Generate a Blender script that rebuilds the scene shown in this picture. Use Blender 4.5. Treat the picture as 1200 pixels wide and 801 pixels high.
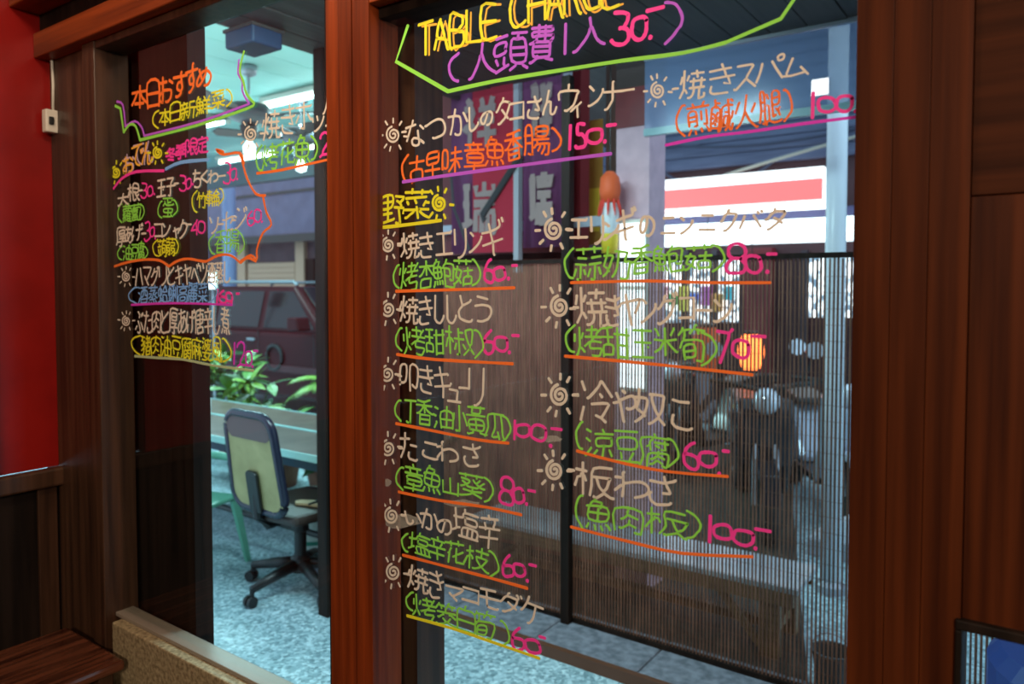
import bpy, math, random
from mathutils import Vector, Matrix
random.seed(7)
sc = bpy.context.scene
for o in list(bpy.data.objects): bpy.data.objects.remove(o)

# ------------------------------------------------------------------ camera, world, exposure
F_PX, CX, CY, PITCH = 870.0, 600.0, 367.0, math.radians(2.1)
CAM = Vector((0.0, -1.1, 1.5))
FH = Vector((-0.581, 0.814, 0.0)).normalized()
RT = Vector((FH.y, -FH.x, 0.0))
FW = FH*math.cos(PITCH) - Vector((0, 0, 1))*math.sin(PITCH)
UP = FH*math.sin(PITCH) + Vector((0, 0, 1))*math.cos(PITCH)
cam = bpy.data.cameras.new('camera'); camo = bpy.data.objects.new('camera', cam)
sc.collection.objects.link(camo); sc.camera = camo
cam.sensor_width = 36; cam.lens = F_PX/1200*36; cam.shift_y = -(400.5-CY)/1200
cam.clip_start = 0.05; cam.clip_end = 200
camo.matrix_world = Matrix(((RT.x, UP.x, -FW.x, CAM.x), (RT.y, UP.y, -FW.y, CAM.y), (RT.z, UP.z, -FW.z, CAM.z), (0, 0, 0, 1)))
cam.dof.use_dof = True; cam.dof.focus_distance = 1.5; cam.dof.aperture_fstop = 3.6

w = bpy.data.worlds.new('world'); sc.world = w; w.use_nodes = True
bg = w.node_tree.nodes['Background']
bg.inputs[0].default_value = (0.55, 0.80, 1.0, 1); bg.inputs[1].default_value = 1.5

def lamp(name, kind, loc, energy, color, size=1.0, size_y=None, aim=None, spread=None):
    l = bpy.data.lights.new(name, kind); l.energy = energy; l.color = color
    if kind == 'AREA':
        l.size = size
        if size_y: l.shape = 'RECTANGLE'; l.size_y = size_y
        if spread: l.spread = math.radians(spread)
    else: l.shadow_soft_size = size
    o = bpy.data.objects.new(name, l); sc.collection.objects.link(o); o.location = loc
    if aim is not None: o.rotation_euler = (Vector(aim)-Vector(loc)).to_track_quat('-Z', 'Y').to_euler()
    return o
# warm lamps of the room, with an added front fill
lamp('ceiling_lamp_light', 'AREA', (-1.05, -0.50, 2.66), 13, (1.0, 0.74, 0.52), 0.5, 0.16, aim=(-1.15, -0.1, 1.0))
lamp('front_fill_light', 'AREA', (1.3, -3.6, 2.66), 105, (1.0, 0.80, 0.60), 0.9, 0.5, aim=(-1.1, 0, 1.4))  # unseen fill added for more light on the panes
lamp('side_lamp_light', 'AREA', (-2.0, -0.55, 2.66), 3, (1.0, 0.72, 0.50), 0.4, 0.4, aim=(-2.2, -0.4, 1.0))
# tube lamps of the covered yard, with added fills for its ceiling and floor
lamp('yard_tube_light', 'AREA', (-6.2, 3.4, 2.95), 230, (0.55, 0.95, 1.0), 3.5, 0.3, aim=(-6.2, 3.4, 0))
lamp('yard_ceiling_fill', 'AREA', (-5.0, 2.3, 2.42), 26, (0.70, 1.0, 0.97), 3.0, 2.4, aim=(-5.0, 2.3, 4))  # unseen upward fill added to brighten the turquoise ceiling
lamp('yard_floor_fill', 'AREA', (-1.9, 0.75, 2.58), 62, (0.60, 0.92, 1.0), 1.3, 0.12, aim=(-2.2, 1.2, 0))  # unseen fill added to brighten the yard floor near the window
sc.view_settings.view_transform = 'Standard'; sc.view_settings.look = 'None'
sc.view_settings.gamma = 1; sc.view_settings.use_curve_mapping = False
sc.view_settings.exposure = 0.0

# ------------------------------------------------------------------ helpers
def ray(x, y):
    return FW + RT*((x-CX)/F_PX) + UP*((CY-y)/F_PX)
def P(x, y, Y=None, X=None, Z=None):
    """point where the view ray of photo pixel (x, y) meets the plane Y=, X= or Z="""
    d = ray(x, y)
    if Y is not None: t = (Y-CAM.y)/d.y
    elif X is not None: t = (X-CAM.x)/d.x
    else: t = (Z-CAM.z)/d.z
    return CAM + d*t

def tag(o, label=None, cat=None, group=None, kind=None):
    if label: o['label'] = label
    if cat: o['category'] = cat
    if group: o['group'] = group
    if kind: o['kind'] = kind
    return o
def empty(name, loc=(0, 0, 0), rz=0.0, label=None, cat=None, group=None, kind=None):
    o = bpy.data.objects.new(name, None); sc.collection.objects.link(o)
    o.location = loc; o.rotation_euler = (0, 0, rz); o.empty_display_size = 0.1
    return tag(o, label, cat, group, kind)
class MB:
    def __init__(s): s.v = []; s.f = []
    def add(s, vs, fs):
        b = len(s.v); s.v += [tuple(v) for v in vs]; s.f += [tuple(b+i for i in f) for f in fs]; return s
    def box(s, x0, x1, y0, y1, z0, z1, M=None):
        vs = [Vector(p) for p in ((x0,y0,z0),(x1,y0,z0),(x1,y1,z0),(x0,y1,z0),(x0,y0,z1),(x1,y0,z1),(x1,y1,z1),(x0,y1,z1))]
        if M: vs = [M @ v for v in vs]
        return s.add(vs, [(3,2,1,0),(4,5,6,7),(0,1,5,4),(1,2,6,5),(2,3,7,6),(3,0,4,7)])
    def tube(s, pts, r, n=8, flat=None, cap=True):
        pts = [Vector(p) for p in pts]; k = len(pts)
        rs = r if isinstance(r, (list, tuple)) else [r]*k
        b = len(s.v); vs = []
        for i, p in enumerate(pts):
            t = (pts[min(i+1, k-1)]-pts[max(i-1, 0)])
            if t.length < 1e-9: t = Vector((0, 0, 1))
            t.normalize()
            if flat is not None: a = Vector((0, 1, 0)); c = t.cross(a).normalized(); a = a*flat
            else:
                a = Vector((0, 0, 1)) if abs(t.z) < 0.9 else Vector((1, 0, 0))
                c = t.cross(a).normalized(); a = c.cross(t).normalized()
            for j in range(n):
                g = 2*math.pi*j/n
                if flat is not None and n == 4: q = ((1, -1), (1, 1), (-1, 1), (-1, -1))[j]; vs.append(p + c*q[0]*rs[i] + Vector((0, q[1]*.00025, 0))); continue
                vs.append(p + (c*math.cos(g)+a*math.sin(g))*rs[i])
        fs = [(i*n+j, i*n+(j+1)%n, (i+1)*n+(j+1)%n, (i+1)*n+j) for i in range(k-1) for j in range(n)]
        if cap: fs += [tuple(reversed(range(n))), tuple((k-1)*n+j for j in range(n))]
        return s.add(vs, fs)
    def lathe(s, prof, n=24, c=(0, 0, 0), axis='z'):
        vs = []
        for r, z in prof:
            for j in range(n):
                g = 2*math.pi*j/n; q = (r*math.cos(g), r*math.sin(g), z)
                if axis == 'x': q = (q[2], q[0], q[1])
                if axis == 'y': q = (q[0], q[2], q[1])
                vs.append((q[0]+c[0], q[1]+c[1], q[2]+c[2]))
        k = len(prof)
        fs = [(i*n+j, i*n+(j+1)%n, (i+1)*n+(j+1)%n, (i+1)*n+j) for i in range(k-1) for j in range(n)]
        fs += [tuple(reversed(range(n))), tuple((k-1)*n+j for j in range(n))]
        return s.add(vs, fs)
    def prism(s, pts, a0, a1, axis='y'):
        """outline pts (u, v) extruded from a0 to a1 along axis"""
        n = len(pts)
        def q(u, v, a): return {'y': (u, a, v), 'x': (a, u, v), 'z': (u, v, a)}[axis]
        vs = [q(u, v, a0) for u, v in pts]+[q(u, v, a1) for u, v in pts]
        fs = [tuple(range(n)), tuple(reversed(range(n, 2*n)))]+[(i, i+n, (i+1) % n+n, (i+1) % n) for i in range(n)]
        return s.add(vs, fs)
    def mesh(s, name):
        import bmesh
        me = bpy.data.meshes.new(name); me.from_pydata(s.v, [], s.f)
        bm = bmesh.new(); bm.from_mesh(me); bmesh.ops.recalc_face_normals(bm, faces=bm.faces); bm.to_mesh(me); bm.free()
        return me
    def build(s, name, mat, parent=None, bevel=0, smooth=False, label=None, cat=None, group=None, kind=None, loc=None):
        me = s.mesh(name)
        if mat: me.materials.append(mat)
        if smooth: me.shade_smooth()
        o = bpy.data.objects.new(name, me); sc.collection.objects.link(o)
        if parent: o.parent = parent
        if loc: o.location = loc
        if bevel:
            m = o.modifiers.new('bevel', 'BEVEL'); m.width = bevel; m.segments = 2; m.limit_method = 'ANGLE'
        return tag(o, label, cat, group, kind)
def link_copy(src, parent, loc=None, rot=None, scale=None):
    o = src.copy(); sc.collection.objects.link(o); o.parent = parent
    if loc is not None: o.location = loc
    if rot is not None: o.rotation_euler = rot
    if scale is not None: o.scale = scale
    return o
def copy_tree(src, parent=None):
    o = src.copy(); sc.collection.objects.link(o)
    if parent: o.parent = parent
    for ch in list(src.children): copy_tree(ch, o)
    return o

# ------------------------------------------------------------------ materials
def mat(name, col, rough=0.6, metal=0.0, spec=0.5, emit=None, strength=0.0, alpha=None):
    m = bpy.data.materials.new(name); m.use_nodes = True; b = m.node_tree.nodes['Principled BSDF']
    b.inputs['Base Color'].default_value = (*col, 1); b.inputs['Roughness'].default_value = rough
    b.inputs['Metallic'].default_value = metal; b.inputs['Specular IOR Level'].default_value = spec
    if emit: b.inputs['Emission Color'].default_value = (*emit, 1); b.inputs['Emission Strength'].default_value = strength
    if alpha is not None: b.inputs['Alpha'].default_value = alpha
    return m
def noisy(name, c1, c2, scale=8.0, stretch=(1, 1, 1), rough=0.5, detail=6, bump=0.0, pos=(0.35, 0.65), kind='noise', mid=None, spec=0.5):
    m = mat(name, c1, rough, spec=spec); nt = m.node_tree; b = nt.nodes['Principled BSDF']
    tc = nt.nodes.new('ShaderNodeTexCoord'); mp = nt.nodes.new('ShaderNodeMapping'); mp.inputs['Scale'].default_value = stretch
    nt.links.new(tc.outputs['Object'], mp.inputs[0])
    if kind == 'noise':
        t = nt.nodes.new('ShaderNodeTexNoise'); t.inputs['Scale'].default_value = scale; t.inputs['Detail'].default_value = detail; out = t.outputs['Fac']
    else:
        t = nt.nodes.new('ShaderNodeTexVoronoi'); t.inputs['Scale'].default_value = scale; out = t.outputs['Color']
    nt.links.new(mp.outputs[0], t.inputs['Vector'])
    r = nt.nodes.new('ShaderNodeValToRGB'); nt.links.new(out, r.inputs[0])
    r.color_ramp.elements[0].position = pos[0]; r.color_ramp.elements[0].color = (*c1, 1)
    r.color_ramp.elements[1].position = pos[1]; r.color_ramp.elements[1].color = (*c2, 1)
    if mid: e = r.color_ramp.elements.new((pos[0]+pos[1])/2); e.color = (*mid, 1)
    nt.links.new(r.outputs[0], b.inputs['Base Color'])
    if bump:
        bp = nt.nodes.new('ShaderNodeBump'); bp.inputs['Strength'].default_value = bump; bp.inputs['Distance'].default_value = 0.01
        nt.links.new(out, bp.inputs['Height']); nt.links.new(bp.outputs[0], b.inputs['Normal'])
    return m
WV = noisy('wood_vertical', (0.085, 0.013, 0.003), (0.27, 0.045, 0.008), 3.2, (14, 14, 0.55), 0.42, 8, 0.08, (0.30, 0.70), spec=.25)
WH = noisy('wood_horizontal', (0.10, 0.017, 0.004), (0.33, 0.062, 0.013), 3.2, (0.55, 14, 14), 0.42, 8, 0.08, (0.30, 0.70), spec=.25)
WPV = noisy('panel_wood_vertical', (0.036, 0.008, 0.003), (0.115, 0.027, 0.007), 3.4, (16, 16, 0.5), 0.45, 8, 0.05, (0.3, 0.7), spec=.12)
WPH = noisy('panel_wood_horizontal', (0.030, 0.008, 0.003), (0.085, 0.022, 0.007), 3.4, (0.5, 16, 16), 0.5, 8, 0.05, (0.3, 0.7), spec=.08)
WD = noisy('dark_wood', (0.030, 0.013, 0.007), (0.085, 0.038, 0.020), 3.0, (14, 14, 0.6), 0.4, 6, 0.05)
WX = noisy('blackened_wood', (0.006, 0.004, 0.003), (0.02, 0.012, 0.009), 3.0, (10, 10, 0.6), 0.6, 5, 0.05, spec=.15)
WB = noisy('bench_wood', (0.035, 0.010, 0.006), (0.16, 0.05, 0.025), 4.0, (12, 1.0, 12), 0.12, 7, 0.02)
RED = noisy('red_wall_paint', (0.24, 0.005, 0.004), (0.32, 0.008, 0.006), 6, (1, 1, 1), 0.35, 4, 0.03)
SILL = noisy('sill_stone', (0.20, 0.15, 0.08), (0.42, 0.34, 0.20), 90, (1, 1, 1), 0.6, 4, 0.1)
SILLW = mat('sill_track', (0.26, 0.22, 0.18), 0.4)
ALU = mat('aged_aluminium', (0.20, 0.19, 0.13), 0.4, 0.4)
BLK = mat('black_plastic', (0.012, 0.014, 0.016), 0.4)
WHT = mat('white_plastic', (0.72, 0.68, 0.60), 0.45)
FLR = noisy('terrazzo', (0.16, 0.27, 0.31), (0.66, 0.85, 0.92), 68, (1, 1, 1), 0.45, 5, 0.15, (0.1, 0.9), kind='voronoi', mid=(0.36, 0.53, 0.60))
INF = noisy('inside_floor', (0.05, 0.03, 0.02), (0.09, 0.06, 0.045), 5, rough=0.4)
PLASTER = mat('inside_plaster', (0.10, 0.06, 0.045), 0.8)
def glass_mat(name, f_ior=1.75, tint=(0.96, 0.98, 0.97), haze=0.0):
    m = bpy.data.materials.new(name); m.use_nodes = True; nt = m.node_tree; nt.nodes.clear()
    out = nt.nodes.new('ShaderNodeOutputMaterial'); mx = nt.nodes.new('ShaderNodeMixShader')
    tr = nt.nodes.new('ShaderNodeBsdfTransparent'); tr.inputs[0].default_value = (*tint, 1)
    gl = nt.nodes.new('ShaderNodeBsdfGlossy'); gl.inputs['Roughness'].default_value = 0.0
    fr = nt.nodes.new('ShaderNodeFresnel'); fr.inputs[0].default_value = f_ior
    ge = nt.nodes.new('ShaderNodeNewGeometry')
    sub = nt.nodes.new('ShaderNodeMath'); sub.operation = 'SUBTRACT'; sub.inputs[0].default_value = 1.0
    mul = nt.nodes.new('ShaderNodeMath'); mul.operation = 'MULTIPLY'
    nt.links.new(ge.outputs['Backfacing'], sub.inputs[1]); nt.links.new(sub.outputs[0], mul.inputs[0]); nt.links.new(fr.outputs[0], mul.inputs[1])
    nt.links.new(mul.outputs[0], mx.inputs[0]); nt.links.new(tr.outputs[0], mx.inputs[1]); nt.links.new(gl.outputs[0], mx.inputs[2])
    nt.links.new(mx.outputs[0], out.inputs[0])
    return m
GLASS = glass_mat('window_glass', 1.62)

# ------------------------------------------------------------------ the room (setting)
XW = -2.54                                                     # left wall plane
XL0, XL1 = P(136, 335, Y=0).x, P(384, 335, Y=0).x              # left pane
XR0, XR1 = P(434, 335, Y=0).x, P(1006, 335, Y=0).x             # right pane
ZS, ZT, ZTR = 0.535, 2.19, 2.055
fl = MB().box(XW, 3.2, -5.0, 0.06, -0.2, 0.0).build('floor', INF, kind='structure')
MB().box(XW-.2, 3.2, -5.0, 0.0, 2.80, 2.9).build('ceiling', WD, kind='structure')
wl = empty('wall_left', (XW, -2.5, 0), kind='structure')
MB().box(-.12, 0, -2.5, 2.5-0.02, 0.93, 2.80).build('painted_wall', RED, wl)
MB().box(-.12, 0.0, -2.5, 2.5-0.02, 0.0, 0.875).build('wainscot_backing', WX, wl)
for i in range(9):
    y1 = 2.46-i*0.42
    MB().box(0, 0.012, y1-0.055, y1, 0.10, 0.872).build('wainscot_stile', WD, wl, bevel=.002)
MB().box(0, 0.035, -2.5, 2.478, 0.872, 0.93).build('chair_rail', WD, wl, bevel=.008)
MB().box(0, 0.02, -2.5, 2.47, 0.0, 0.10).build('baseboard', WD, wl, bevel=.004)
MB().box(0.0, 0.05, 2.5-1.1, 2.5-0.225, 0.93, 2.78).build('pilaster', RED, wl, bevel=.004)
MB().box(3.2, 3.3, -5, 0, 0, 2.8).build('wall_right', PLASTER, kind='structure')
wb = empty('wall_back', (0, -5.0, 0), kind='structure')
MB().box(XW, 3.2, -.1, 0, 0.93, 2.8).build('painted_wall', RED, wb)
MB().box(XW, 3.2, -.1, 0.01, 0.0, 0.93).build('wainscot', WX, wb)
# front wall: masonry below and above the windows, wood around them
wf = empty('wall_front', (0, 0, 0), kind='structure')
xa, xb = P(131, 731, Y=-.045).x, XL1-0.02
MB().box(xa, xb, -0.045, 0.03, 0.0, ZS-0.012).build('sill_block', SILL, wf, bevel=.004)
MB().box(XL0-.03, XL1, -0.018, 0.035, ZS-0.012, ZS).build('window_track', SILLW, wf, bevel=.002)
MB().box(XR0-.13, XR1+.02, -0.045, 0.05, 0.0, 0.30).build('sill_block', SILL, wf, bevel=.004)
MB().box(XW, 3.2, -0.01, 0.06, 2.42, 2.80).build('lintel', WD, wf)
j = MB().box(XW, XL0-.075, -.030, .05, 0, 2.42).build('window_jamb', WD, wf, bevel=.003)
MB().box(XL0-.073, XL0-.002, -.050, .05, 0, 2.20).build('window_jamb', WD, wf, bevel=.003)
# header mouldings of the left window
MB().box(XW, XL1, -.055, .05, 2.262, 2.335).build('header_recess', WX, wf)
MB().box(XW, XL1, -.075, .045, 2.20, 2.275).build('header_board', WH, wf, bevel=.004)
MB().box(XL0-.06, XL1, -.045, .04, 2.178, 2.20).build('header_bead', WD, wf, bevel=.003)
MB().box(XW, XL1+.02, -.14, .05, 2.335, 2.50).build('header_beam', WH, wf, bevel=.005)
# mullion between the panes: strips with recessed joints
mx0, mx1 = P(384, 335, Y=-.04).x, P(434, 335, Y=-.04).x
n = 3
ed = [0, .30, .62, 1.0]
for i in range(n):
    a = mx0+(mx1-mx0)*ed[i]; b2 = mx0+(mx1-mx0)*ed[i+1]
    MB().box(a+.0006, b2-.0006, -.040-(.002 if i == 1 else 0), .045, 0, 2.5).build('mullion_strip', WV, wf, bevel=.0015)
# header over the right window
MB().box(mx1+.001, XR1, -.040, .05, ZTR+.01, 2.5).build('header_board', WH, wf, bevel=.002)
MB().box(mx1+.001, XR1, -.012, .05, ZTR-.012, ZTR+.01).build('header_bead', WX, wf)
# wood panelling right of the window
px1 = P(1135, 335, Y=-.04).x
q = [XR1, XR1+(px1-XR1)*.34, XR1+(px1-XR1)*.66, px1]
for i in range(3):
    MB().box(q[i]+.0003, q[i+1]-.0003, -.040, .02, 0, 2.5).build('panel_strip', WPV, wf, bevel=.0008)
zj = P(1165, 228, Y=-.036).z
zg = P(1165, 744, Y=-.036).z; xg = P(1124, 744, Y=-.036).x
MB().box(px1+.0006, 3.2, -.036, .02, zj+.0008, 2.5).build('panel_rail', WPH, wf, bevel=.0008)
MB().box(px1+.0006, 3.2, -.036, .02, zg+.012, zj-.0008).build('panel_board', WPV, wf, bevel=.0008)
d1 = empty('window_3', (0, 0, 0), kind='structure')
MB().box(xg-.004, 1.2, -.047, .02, zg, zg+.013).build('frame_rail', WX, d1, bevel=.002)
MB().box(xg-.004, xg+.004, -.047, .02, .2, zg).build('frame_stile', WX, d1, bevel=.002)
MB().box(xg+.004, 1.2, -.006, 0, .2, zg).build('glass_pane', GLASS, d1)
MB().box(1.2, 3.2, -.036, .02, 0, zg).build('panel_board', WPV, wf)
MB().box(px1-.005, 1.25, -.036, .02, 0, .2).build('panel_board', WPV, wf)

# ------------------------------------------------------------------ windows with the handwritten menu
SW = empty('window_1', (XL0, 0, ZS), kind='structure')
SE = empty('window_2', (XR0, 0, ZS), kind='structure')
def wpart(root, mb, name, m, **k):
    l = root.location; mb.v = [(x-l.x, y-l.y, z-l.z) for x, y, z in mb.v]
    return mb.build(name, m, root, **k)
wpart(SW, MB().box(XL0-.01, XL1+.01, 0.0, 0.006, ZS-.003, ZT+.01), 'glass_pane', GLASS)
wpart(SE, MB().box(XR0-.01, XR1+.01, 0.0, 0.006, 0.30, ZTR), 'glass_pane', GLASS)
wpart(SE, MB().box(XR0-.004, XR0+.009, -.012, .02, 0.30, ZTR-.012), 'sash_strip', ALU)
wpart(SE, MB().box(XR0+.0105, XR0+.021, -.009, .02, 0.30, ZTR-.012), 'sash_strip', ALU)
wpart(SW, MB().box(XL1-.012, XL1+.01, .008, .03, ZS, ZT), 'sash_strip', WX)
# ------------------------------------------------------------------ outside: covered yard (setting)
ZG = -0.1
DK = noisy('soffit_plank_paint', (0.040, 0.036, 0.033), (0.065, 0.058, 0.052), 5, (6, .4, 6), .6, 5)
TQ = mat('turquoise_ceiling_paint', (0.42, 0.76, 0.70), .6)
NAVY = mat('blue_painted_metal', (0.012, 0.04, 0.085), .5)
MAROON = noisy('maroon_shopfront_paint', (0.16, 0.012, 0.016), (0.24, 0.02, 0.025), 4, rough=.4)
BRW = noisy('brown_red_boards', (0.24, 0.06, 0.045), (0.42, 0.12, 0.085), 5, (14, 14, .5), .6, 6)
KERB = noisy('kerb_concrete', (0.12, 0.13, 0.16), (0.25, 0.26, 0.31), 25, rough=.8, bump=.2)
BRN = mat('brown_tile_strip', (0.12, 0.045, 0.022), .5)
STEEL = mat('brushed_steel', (0.42, 0.44, 0.50), .35, .6)
FACADE = noisy('far_facade_plaster', (0.16, 0.145, 0.22), (0.20, 0.18, 0.27), 3, rough=.8)
BEIGE = mat('beige_shutter', (0.62, 0.40, 0.26), .7)
PINKW = noisy('pinkish_wall_plaster', (0.66, 0.42, 0.50), (0.80, 0.52, 0.60), 12, rough=.7)
LITW = mat('glow_white_panel', (0.9, 0.95, 1.0), .5, emit=(.86, .95, 1.0), strength=1.5)
fo = MB().box(-18, 6, 0.06, 16, ZG-.1, ZG).build('exterior_floor', FLR, kind='structure')
MB().box(XW-.3, XL0-.07, .06, .3, ZG, 3.0).build('trim_1', WX, kind='structure')
x235 = P(238, 400, Y=.10).x
MB().box(XL0-.07, x235-.045, .07, .13, ZG, 2.6).build('trim_2', WX, kind='structure')
MB().box(x235-.043, x235, .065, .12, ZG, 2.6).build('trim_3', WX, kind='structure')
MB().box(P(446, 400, Y=.08).x, P(491, 400, Y=.08).x, .07, .16, ZG, 2.6).build('trim_4', WD, kind='structure')
# plank soffit over the yard edge
so = empty('soffit', (0, 0, 2.62), kind='structure')
pl = None
for i in range(27):
    x1 = 1.35-i*.157
    if pl is None: pl = MB().box(-.154, 0, .07, 2.30, 0, .02).build('plank', DK, so, bevel=.004, loc=(x1, 0, 0))
    else: link_copy(pl, so, (x1, 0, random.choice((0, 0, .006))))
MB().box(-2.92, 1.4, .07, 2.3, .024, .05).build('soffit_backing', WX, so)
# fascia of clear sheeting at the soffit's outer edge
PVC = mat('hazy_plastic_sheet', (0.26, 0.36, 0.60), .2, alpha=.5)
vb = empty('awning_valance', (0, 2.30, 2.24), label='hazy bluish plastic valance hanging from the awning edge above the red sign', cat='awning')
MB().box(-1.62, 1.6, 0, .006, .03, .40).build('plastic_sheet', PVC, vb)
MB().box(-1.62, 1.6, -.012, .018, 0, .035).build('bottom_rail', mat('pale_teal_rail', (.25, .42, .46), .3), vb)
MB().box(-1.62, 1.6, -.012, .018, .365, .40).build('top_rail', STEEL, vb)
# turquoise ceiling of the yard
tc_ = empty('yard_ceiling', (0, 0, 3.22), kind='structure')
pl = None
for i in range(24):
    x1 = -2.95-i*.36
    if pl is None: pl = MB().box(-.355, 0, .07, 5.2, 0, .03).build('ceiling_panel', TQ, tc_, bevel=.006, loc=(x1, 0, 0))
    else: link_copy(pl, tc_, (x1, 0, 0))
MB().box(-11.8, -2.95, .07, 5.2, .034, .06).build('ceiling_backing', NAVY, tc_)
MB().box(-11.8, -2.95, 5.2, 5.32, -.30, .05).build('edge_beam', mat('teal_beam_paint', (.10, .17, .20), .5), tc_)
MB().box(-2.95, -2.92, .07, 5.2, -.58, .05).build('ceiling_upstand', DK, tc_)
# partition post and wing panel
ps = P(381, 600, Y=1.27).x
MB().box(ps-.035, ps+.035, 1.25, 1.31, ZG, 2.62).build('yard_post', WX, kind='structure', bevel=.004)
MB().box(ps-.01, ps+.05, 1.31, 1.86, ZG, 2.62).build('yard_partition', WD, kind='structure')
# kerb under the reed screen
MB().prism([(-3.6, 1.93), (-.72, 1.93), (-1.95, 6.2), (-5.4, 6.2)], ZG+.001, ZG+.012, 'z').build('shade_patch', noisy('dark_brown_shade', (.030, .024, .018), (.065, .052, .040), 30, rough=.75, bump=.2), kind='structure')  # dark slab laid in place of shade on the street ground
kb = empty('kerb', (0, 1.7, ZG), kind='structure')
pl = None
for i in range(9):
    if pl is None: pl = MB().box(-.497, 0, -.12, .22, 0, .045).build('kerb_stone', KERB, kb, bevel=.012, loc=(1.2, 0, 0))
    else: link_copy(pl, kb, (1.2-i*.5, 0, 0))
MB().box(-2.75, 1.2, -.15, -.122, 0, .05).build('brown_edge_strip', BRN, kb)
# shopfront wall behind the screen
sw = empty('shopfront_wall', (0, 2.6, ZG), kind='structure')
pl = None
for i in range(11):
    if pl is None: pl = MB().box(-.16, 0, -.02, .03, 0, 1.76).build('wall_board', BRW, sw, bevel=.004, loc=(-1.83, 0, 0))
    else: link_copy(pl, sw, (-1.83-i*.163, 0, 0))
MB().box(-3.65, -1.83, .03, .10, 0, 1.80).build('board_backing', WX, sw)
MB().box(-3.65, -2.16, .0, .10, 1.80, 3.2).build('upper_wall', MAROON, sw)
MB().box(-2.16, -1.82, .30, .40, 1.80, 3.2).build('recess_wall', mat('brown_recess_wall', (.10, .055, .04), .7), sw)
MB().box(-3.65, -1.82, -.09, -.06, 1.93, 1.985).build('wall_rail', STEEL, sw)
pw = empty('pillar', (-1.73, 2.5, ZG), kind='structure')
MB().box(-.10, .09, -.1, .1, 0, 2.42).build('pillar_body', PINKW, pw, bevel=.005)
MB().box(-.102, .092, -.102, .1, 2.42, 2.62).build('pillar_band', MAROON, pw)
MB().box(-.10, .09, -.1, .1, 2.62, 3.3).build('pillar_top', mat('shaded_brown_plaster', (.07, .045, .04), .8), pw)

# ------------------------------------------------------------------ hanging cloth banners with brush writing
def brush(ch, root, x0, x1, z0, z1, m, y=-.006, w=.03):
    mb = MB()
    for st in GLB[ch]:
        pts = [Vector((x0+(x1-x0)*st[i]/50, y, z0+(z1-z0)*st[i+1]/50)) for i in range(0, len(st), 2)]
        mb.tube(pts, [w*random.uniform(.7, 1.25)*.5 for _ in pts], 8, flat=.12)
    return mb.build('brush_character', m, root)
GLB = {'瑞': [[32,20,33,29],[39,20,39,0],[34,50,34,38],[30,0,30,20],[7,10,6,46],[12,46,1,46],[21,47,22,38,48,38,48,47],[11,29,1,29],[46,0,48,0,49,2,48,20,21,20,20,1],[18,29,50,29],[15,13,12,10,0,7]], '祥': [[27,49,29,45,29,38],[41,39,45,49],[16,19,13,24,9,25],[9,24,5,23,0,18],[9,40,10,45,5,50],[47,26,23,26],[36,38,36,0],[50,14,21,14],[49,38,23,38],[9,1,9,25,14,36,14,40,1,40]]}
CLM = mat('banner_cloth_purple', (.15, .035, .11), .85); CLR = mat('banner_cloth_crimson', (.42, .016, .04), .85); CREAM = mat('cream_brush_paint', (.34, .23, .22), .8)
def banner(x0, x1, ztop, zbot, label, red):
    b = empty('cloth_banner', ((x0+x1)/2, 2.44, zbot), label=label, cat='banner', group=None)
    h = (x1-x0)/2; H = ztop-zbot
    mb = MB(); N = 16; vs = []
    for i in range(N+1):
        u = -h+2*h*i/N; y = .012*math.sin(i*1.1)
        vs += [(u, y, 0), (u, y, H), (u, y+.003, 0), (u, y+.003, H)]
    fs = []
    for i in range(N):
        a = i*4; fs += [(a, a+4, a+5, a+1), (a+2, a+3, a+7, a+6), (a+1, a+5, a+7, a+3), (a, a+2, a+6, a+4)]
    mb.add(vs, fs).build('cloth', CLM, b, smooth=True)
    if red: MB().box(-h*.25, h, -.018, -.0145, 0, H).build('crimson_cloth_half', CLR, b)
    brush('瑞', b, -h*.55, h*.45, .12, .42, CREAM, -.024, .042); brush('祥', b, -h*.5, h*.5, .62, .92, CREAM, -.024, .042)
    MB().lathe([(0.001, -.004), (.04, -.003), (.04, .003), (.001, .004)], 20, (0, -.024, 1.02), 'y').build('brush_dot', CREAM, b)
    MB().box(h, h+.035, -.02, .02, -.12, H).build('side_pole', mat('pale_pole', (.42, .40, .45), .4), b)
    MB().tube([(-h-.01, 0, H), (h+.02, 0, H)], .012).build('top_rod', STEEL, b)
    return b
b_ = banner(P(529, 200, Y=2.44).x, P(604, 200, Y=2.44).x, 3.05, 1.70, 'purple and crimson cloth banner with cream brush writing between two pale poles', True)
mb = MB(); mb.tube([(.30, -.03, .55), (.02, -.03, .22), (.04, -.03, .19)], .022, 8, flat=.2); mb.tube([(-.23, -.03, .58), (-.20, -.03, .28), (-.08, -.03, .02)], .010, 8, flat=.2)
mb.build('black_brush_stroke', BLK, b_)
banner(P(613, 200, Y=2.44).x, P(662, 200, Y=2.44).x, 3.05, 1.72, 'narrow purple cloth banner with cream brush writing left of the doorway', False)
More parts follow.
